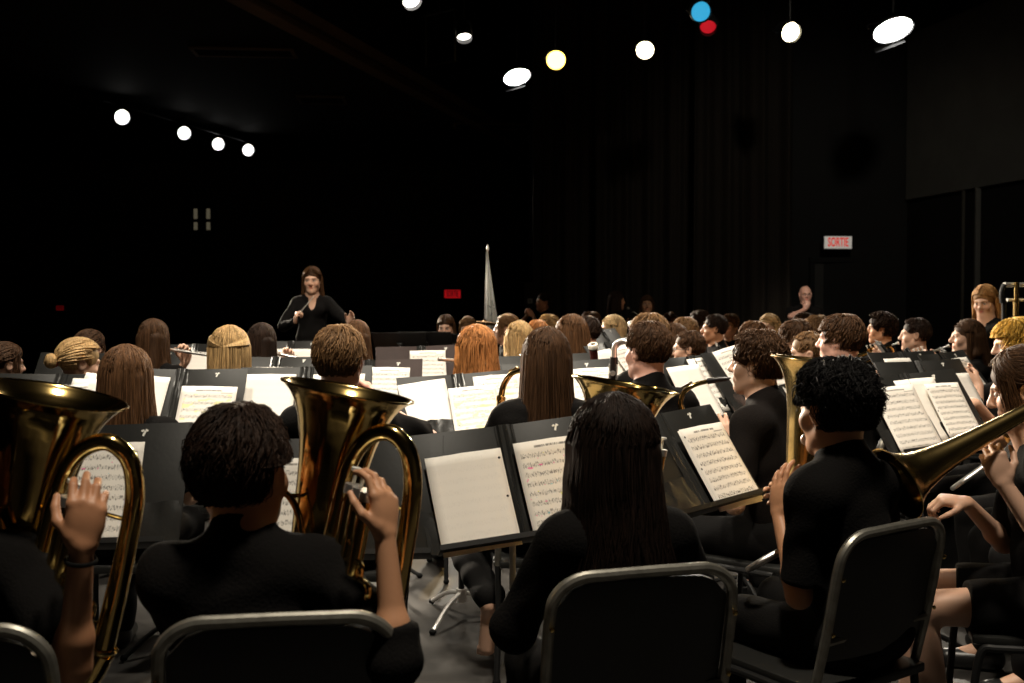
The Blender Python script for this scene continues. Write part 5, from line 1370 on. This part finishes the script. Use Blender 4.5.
# ------------------------------------------------------------------ percussion corner and flag
r = empty('cymbal', W(483, 331, 10.9), 0, 'bronze cymbal on a stand left of the white flag', 'cymbal')
q = rot(0, 4, 3)
m = MB(); mx = Matrix.Translation((.02, 0, .085)) @ rot(0, -5, 4).to_4x4(); m.lathe([(.004, .034), (.02, .032), (.034, .018), (.10, .012), (.235, -.004), (.236, -.0055), (.10, .009), (.034, .015), (.004, .030)], 48, mx); m.build('plate', M['bronze'], r)
z0 = W(483, 331, 10.9).z
m = MB(); m.cyl((.02, 0, .14), (.02, 0, -z0 + .3), .010); m.build('pole', M['black_metal'], r)
for k in range(3):
    a = R(120 * k + 20); m = MB(); m.tube([(.02, 0, -z0 + .42), (.02 + .30 * math.cos(a), .30 * math.sin(a), -z0 + .012)], .009, 8); m.build('leg', M['black_metal'], r)
m = MB(); m.lathe([(.002, .13), (.016, .13), (.016, .118), (.002, .118)], 12, Matrix.Translation((.02, 0, 0))); m.build('felt', M['rubber'], r)

# flag hanging limp on its pole
fx, fd = W(487.5, 300, 12.6).x, 12.6
r = empty('flag', (fx, fd, 0), 0, 'white flag hanging limp on its pole', 'flag')
ztop = W(488, 251, fd).z
m = MB(); m.cyl((0, 0, .03), (0, 0, ztop + .02), .014); m.lathe([(.18, 0), (.18, .03), (.05, .05), (.02, .12)], 24); m.build('pole', M['wood'], r)
m = MB(); m.lathe([(.002, .09), (.012, .06), (.022, .03), (.012, .0), (.014, -.02)], 14, Matrix.Translation((0, 0, ztop))); m.build('finial', M['ivory'], r)
nx, nz = 26, 34; v = []; f = []
for o in (0, .006):
    for j in range(nz):
        t = j / (nz - 1)
        for i in range(nx):
            a = i / (nx - 1)
            wd_ = (.02 + .135 * min(1, t / .72) ** 1.1)
            zz = ztop - .01 - t * 1.16 - .16 * a * t + (.34 * (a ** 2) * max(0, t - .55))
            xx = -.015 - .10 * t * (1 - a) * .35 + wd_ * a
            yy = -.05 + .055 * math.sin(a * 15 + t * 2) * (.35 + t * .65) + .02 * math.sin(t * 9 + a * 4) + o
            v.append((xx, yy, zz))
K = nx * nz
for j in range(nz - 1):
    for i in range(nx - 1):
        q = j * nx + i; f.append((q, q + nx, q + nx + 1, q + 1)); f.append((q + K, q + K + 1, q + K + nx + 1, q + K + nx))
for i in range(nx - 1): f.append((i, i + 1, i + 1 + K, i + K)); q = (nz - 1) * nx + i; f.append((q, q + K, q + 1 + K, q + 1))
for j in range(nz - 1): q = j * nx; f.append((q, q + K, q + nx + K, q + nx)); q += nx - 1; f.append((q, q + nx, q + nx + K, q + K))
m = MB(); m.add(v, f); m.build('cloth', mat('white_flag_cloth', (.62, .62, .58), .8, spec=.2), r, auto=180)
m = MB()
for dx, dz, w, h, an in ((.03, -.70, .05, .012, 40), (.07, -.66, .012, .07, -20), (.10, -.72, .04, .012, -35), (.05, -.80, .012, .05, 20)):
    m.box((dx, -.115, ztop + dz), (w, .004, h), rot(0, 0, an))
m.build('emblem', mat('flag_print', (.16, .17, .19), .7), r)

# tubular bells
c = W(1004, 300, 7.1)
r = empty('tubular_bells', (c.x, c.y, 0), R(20), 'brass tubular bells in a chrome frame at the right edge', 'tubular bells')
zt = W(1004, 284.5, 7.1).z; L_ = .74
m = MB(); m.tube([(-.0, 0, zt), (L_, 0, zt)], .016, 10); m.tube([(0.03, .0, zt - .11), (L_, 0, zt - .11)], .012, 10); m.build('top_rail', M['chrome'], r)
for x in (0, L_):
    s_ = -1 if x == 0 else 1
    m = MB(); m.tube(spline([(x, 0, zt), (x + s_ * .022, 0, zt - .05), (x + s_ * .018, 0, zt - .13), (x, 0, zt - .22), (x, 0, .09)], 6), .016, 10); m.build('post', M['black_metal'], r)
    m = MB(); m.box((x, 0, .05), (.06, .55, .05), None, .01); m.build('foot', M['black_metal'], r)
for k in range(11):
    off = k % 2; x = .085 + .056 * k
    m = MB(); zz = zt + .015 - off * .115; m.cyl((x, -.03 + off * .06, zz), (x, -.03 + off * .06, zz - 1.35 + .04 * k), .0165, n=14); m.build('tube', M['brass_old'], r)
m = MB(); m.tube([(0, 0, .30), (L_, 0, .30)], .014, 8); m.build('bottom_rail', M['black_metal'], r)

# bell keyboard under the standing percussionist's hands
c = st_g['org'] + st_g['bodyfw'] * .42; c.z = .98
r = empty('xylophone', (c.x, c.y, 0), R(st_g['yaw']), 'low dark mallet keyboard under the standing girl\'s hands', 'xylophone')
m = MB(); m.box((0, .0, c.z - .05), (.95, .06, .07), None, .01); m.box((0, .30, c.z - .05), (.70, .06, .07), None, .01); m.build('rail', M['black_metal'], r)
for k in range(15):
    x = -.44 + .063 * k; m = MB(); m.box((x, .14, c.z), (.048, .42 - .012 * k, .02), None, .004); m.build('bar', M['wood'], r)
for x in (-.42, .42):
    for y in (0, .30): m = MB(); m.cyl((x * (1 if y == 0 else .75), y, c.z - .05), (x * (1 if y == 0 else .75), y, .0), .018); m.build('leg', M['black_metal'], r)

# microphone-like stand by the bells
c = W(997, 350, 7.0)
r = empty('stand_post', (c.x, c.y, 0), 0, 'thin black post with round knob beside the standing girl\'s hands', 'post')
m = MB(); m.cyl((0, 0, .02), (0, 0, c.z), .010); m.build('rod', M['black_metal'], r)
m = MB(); m.ball((0, 0, c.z + .01), (.026, .026, .024), 12); m.build('knob', M['steel'], r)
m = MB(); m.lathe([(.14, 0), (.14, .02), (.02, .035)], 20); m.build('base', M['black_metal'], r)

# ------------------------------------------------------------------ stands with folders and sheets
W_, H_ = .216, .279
def sh(x, z, pap='music', dep=0, r=0, w=W_, h=H_, txt='white printed sheet'): return (x, z, w, h, r, pap, dep, txt)
stand('the euphonium at the left edge', 90, 425, 2.70, 3, 30, -1, [sh(.055, -.035, 'marked', 1, 0, txt='printed sheet seen through the euphonium tube'), sh(-.19, -.02, 'music2', 1, 0, txt='sheet at the picture edge')], chrome=False)
stand('the short-haired boy\'s euphonium', 345, 438, 2.78, 0, 30, -1, [sh(-.10, -.04, 'music', 1, 0, txt='sheet half hidden'), ], chrome=False)
stand('the long dark-haired person nearest', 503, 425, 2.84, 12, 30, -6, [sh(-.135, -.050, 'blank', 1, -1, txt='blank punched sheet'), sh(.118, -.040, 'marked', 1, -1, txt='sheet with pink and blue marks')])
stand('the person with wavy black hair', 655, 414, 3.12, 40, 36, -3, [sh(.125, -.055, 'plain', 1, 1, txt='lower sheet of the pile'), sh(.135, -.050, 'music2', 1, 0, txt='top printed sheet of the pile')])
stand('the left picture edge, second row', 62, 374, 4.3, -3, 30, 0, [sh(-.05, -.02, 'music', 0, 4, txt='leftmost sheet'), sh(.13, -.02, 'music', 0, -5, txt='back one of three fanned sheets'), sh(.16, .0, 'plain', 0, 3, txt='front one of three fanned sheets'), sh(.20, .02, 'plain', 0, 8, txt='top one of three fanned sheets')], place='by', chrome=False)
stand('the straight brown-haired person', 183, 369, 4.15, -2, 30, 0, [sh(-.16, -.005, 'plain', 0, 4, txt='pale sheet'), sh(.135, -.075, 'yellow', 1, 1, w=.232, h=.30, txt='sheet with yellow highlights')], chrome=False)
stand('the short light brown-haired person', 307, 367, 4.2, 0, 30, -1, [sh(-.155, -.005, 'plain', 0, 1, w=.225, txt='blank pale sheet tucked in the pocket'), sh(.14, -.01, 'music', 0, 0, txt='hidden right sheet')], chrome=False)
stand('the long dark brown-haired person', 457, 374, 4.5, 10, 32, -4, [sh(-.155, -.0, 'plain', 0, -5, txt='blank left sheet'), sh(.175, .005, 'yellow', 0, 0, txt='back sheet with yellow marks'), sh(.055, -.055, 'yellow', 1, -1, txt='front sheet with yellow marks')])
stand('the saxophone neck, behind the dark brown hair', 556, 362, 4.85, 12, 32, -3, [sh(-.15, -.02, 'plain', 0, 3, txt='left sheet'), sh(.16, -.02, 'music', 0, 0, txt='right sheet')], place='near', chrome=False)
stand('the boy with the red ear', 690, 356, 4.55, 38, 34, -3, [sh(-.12, -.03, 'plain', 1, 0, txt='wide blank sheet'), sh(.06, .01, 'music', 0, 0, txt='curved printed sheet')], place='right of', chrome=False)
stand('the curly-haired saxophonist', 732, 350, 4.75, 44, 34, -3, [sh(-.06, .04, 'music', 0, -6, txt='highest sheet'), sh(.04, -.05, 'music2', 1, 0, txt='middle sheet'), sh(.19, -.01, 'music', 0, 2, txt='right sheet')], chrome=False)
stand('the red-haired person', 421, 346, 6.1, 6, 32, -2, [sh(.035, -.02, 'music', 1, 1, txt='white printed sheet')], folder='vinyl_brown', chrome=False)
stand('the short light brown-haired person', 370, 360, 5.2, 0, 32, -1, [sh(.10, -.02, 'music', 0, 2, txt='narrow strip of sheet')], folder='vinyl_brown', place='right behind', chrome=False)
stand('the dark straight-haired flutist', 291, 341, 7.0, -3, 32, 0, [sh(-.12, -.04, 'plain', 0, 0, txt='left sheet'), sh(.10, -.04, 'plain', 0, 0, txt='right sheet')], chrome=False)
stand('the half-up blond hair, low', 277, 357, 5.3, -3, 40, 0, [sh(.0, -.06, 'plain', 1, 0, txt='low white sheet')], place='right of', chrome=False)
stand('the half-up blond person', 196, 344, 6.95, -5, 32, -2, [sh(.01, -.05, 'plain', 1, 3, w=.23, txt='bright sheet behind the flutist\'s hand')], chrome=False)
stand('the blond bun', 88, 353, 5.6, -6, 32, 0, [sh(.14, -.05, 'music', 0, 0, txt='white sheet corner')], place='right of', chrome=False)
stand('the flutist with long brown hair', 150, 351, 6.9, -4, 32, 0, [], chrome=False)
stand('the wavy blond person', 543, 355, 5.4, 14, 36, -2, [sh(-.12, -.06, 'plain', 1, 0, txt='flat white sheet')], place='below', chrome=False)
stand('the two bassoons', 606, 342, 5.9, 52, 38, -6, [sh(-.13, -.02, 'plain', 0, 0, txt='left slanted sheet'), sh(.05, -.04, 'music', 1, 0, txt='middle slanted sheet'), sh(.2, -.02, 'plain', 0, 0, txt='right slanted sheet')], place='between', chrome=False)
stand('the girl under the dim exit sign', 398, 331, 9.2, 176, 42, 0, [], chrome=False, folder=None)
stand('the girl with the fair tied hair', 424, 330, 9.3, 174, 42, 0, [], chrome=False, folder=None)
stand('the cymbal', 452, 332, 9.4, 172, 42, 0, [], place='left of', chrome=False, folder=None)
stand('the trombone girl', 903, 374, 3.95, 24, 34, -3, [sh(-.125, -.03, 'music', 1, 0, w=.222, h=.272, txt='large printed sheet'), sh(.03, .0, 'plain', 0, 0, txt='narrow back sheet'), sh(.13, -.02, 'music2', 1, 2, w=.18, h=.235, txt='right printed sheet')], place='left of', chrome=False)
stand('the thick brown-haired person', 900, 352, 5.6, 30, 36, 0, [sh(-.10, -.03, 'plain', 1, 0, txt='pale sheet')], place='right of', chrome=False)
stand('the second trombone slide', 917, 361, 4.75, 24, 34, -1, [sh(-.13, -.075, 'plain', 1, 0, txt='low left sheet'), sh(.14, -.065, 'plain', 1, 0, txt='low right sheet')], place='behind', chrome=False)
stand('the third trombone slide', 940, 353, 5.3, 42, 38, -2, [sh(.08, -.03, 'music', 1, 0, txt='slanted printed sheet')], place='left of', chrome=False)
stand('the curly dark-haired trumpeter', 877, 341, 6.7, 74, 36, 0, [], chrome=False)
stand('the short dark-haired trumpeter', 905, 349, 6.3, 66, 36, 0, [], chrome=False)
stand('the shoulder-length brown-haired trumpeter', 942, 349, 6.0, 70, 36, 0, [], chrome=False)
stand('the clarinet boy in the far row', 716, 343, 7.2, 80, 36, 0, [], chrome=False)
stand('the pale blond bob', 601, 329, 7.8, 62, 36, 0, [], chrome=False)

# ------------------------------------------------------------------ chairs under everyone who sits
for p in SEATED:
    q = p['org'] + p['bodyfw'] * p['cf'] + p['co']
    chair((q.x, q.y, 0), p['yaw'], 'black stacking chair under the ' + p['who'])

import re
for o in list(COL.objects):
    if o.get('label'):
        t = o['label']
        for a_, b_ in (('girls', 'people'), ('girl', 'player'), ('boy', 'player'), ('man', 'person')): t = re.sub(r'\b' + a_ + r'\b', b_, t)
        o['label'] = t
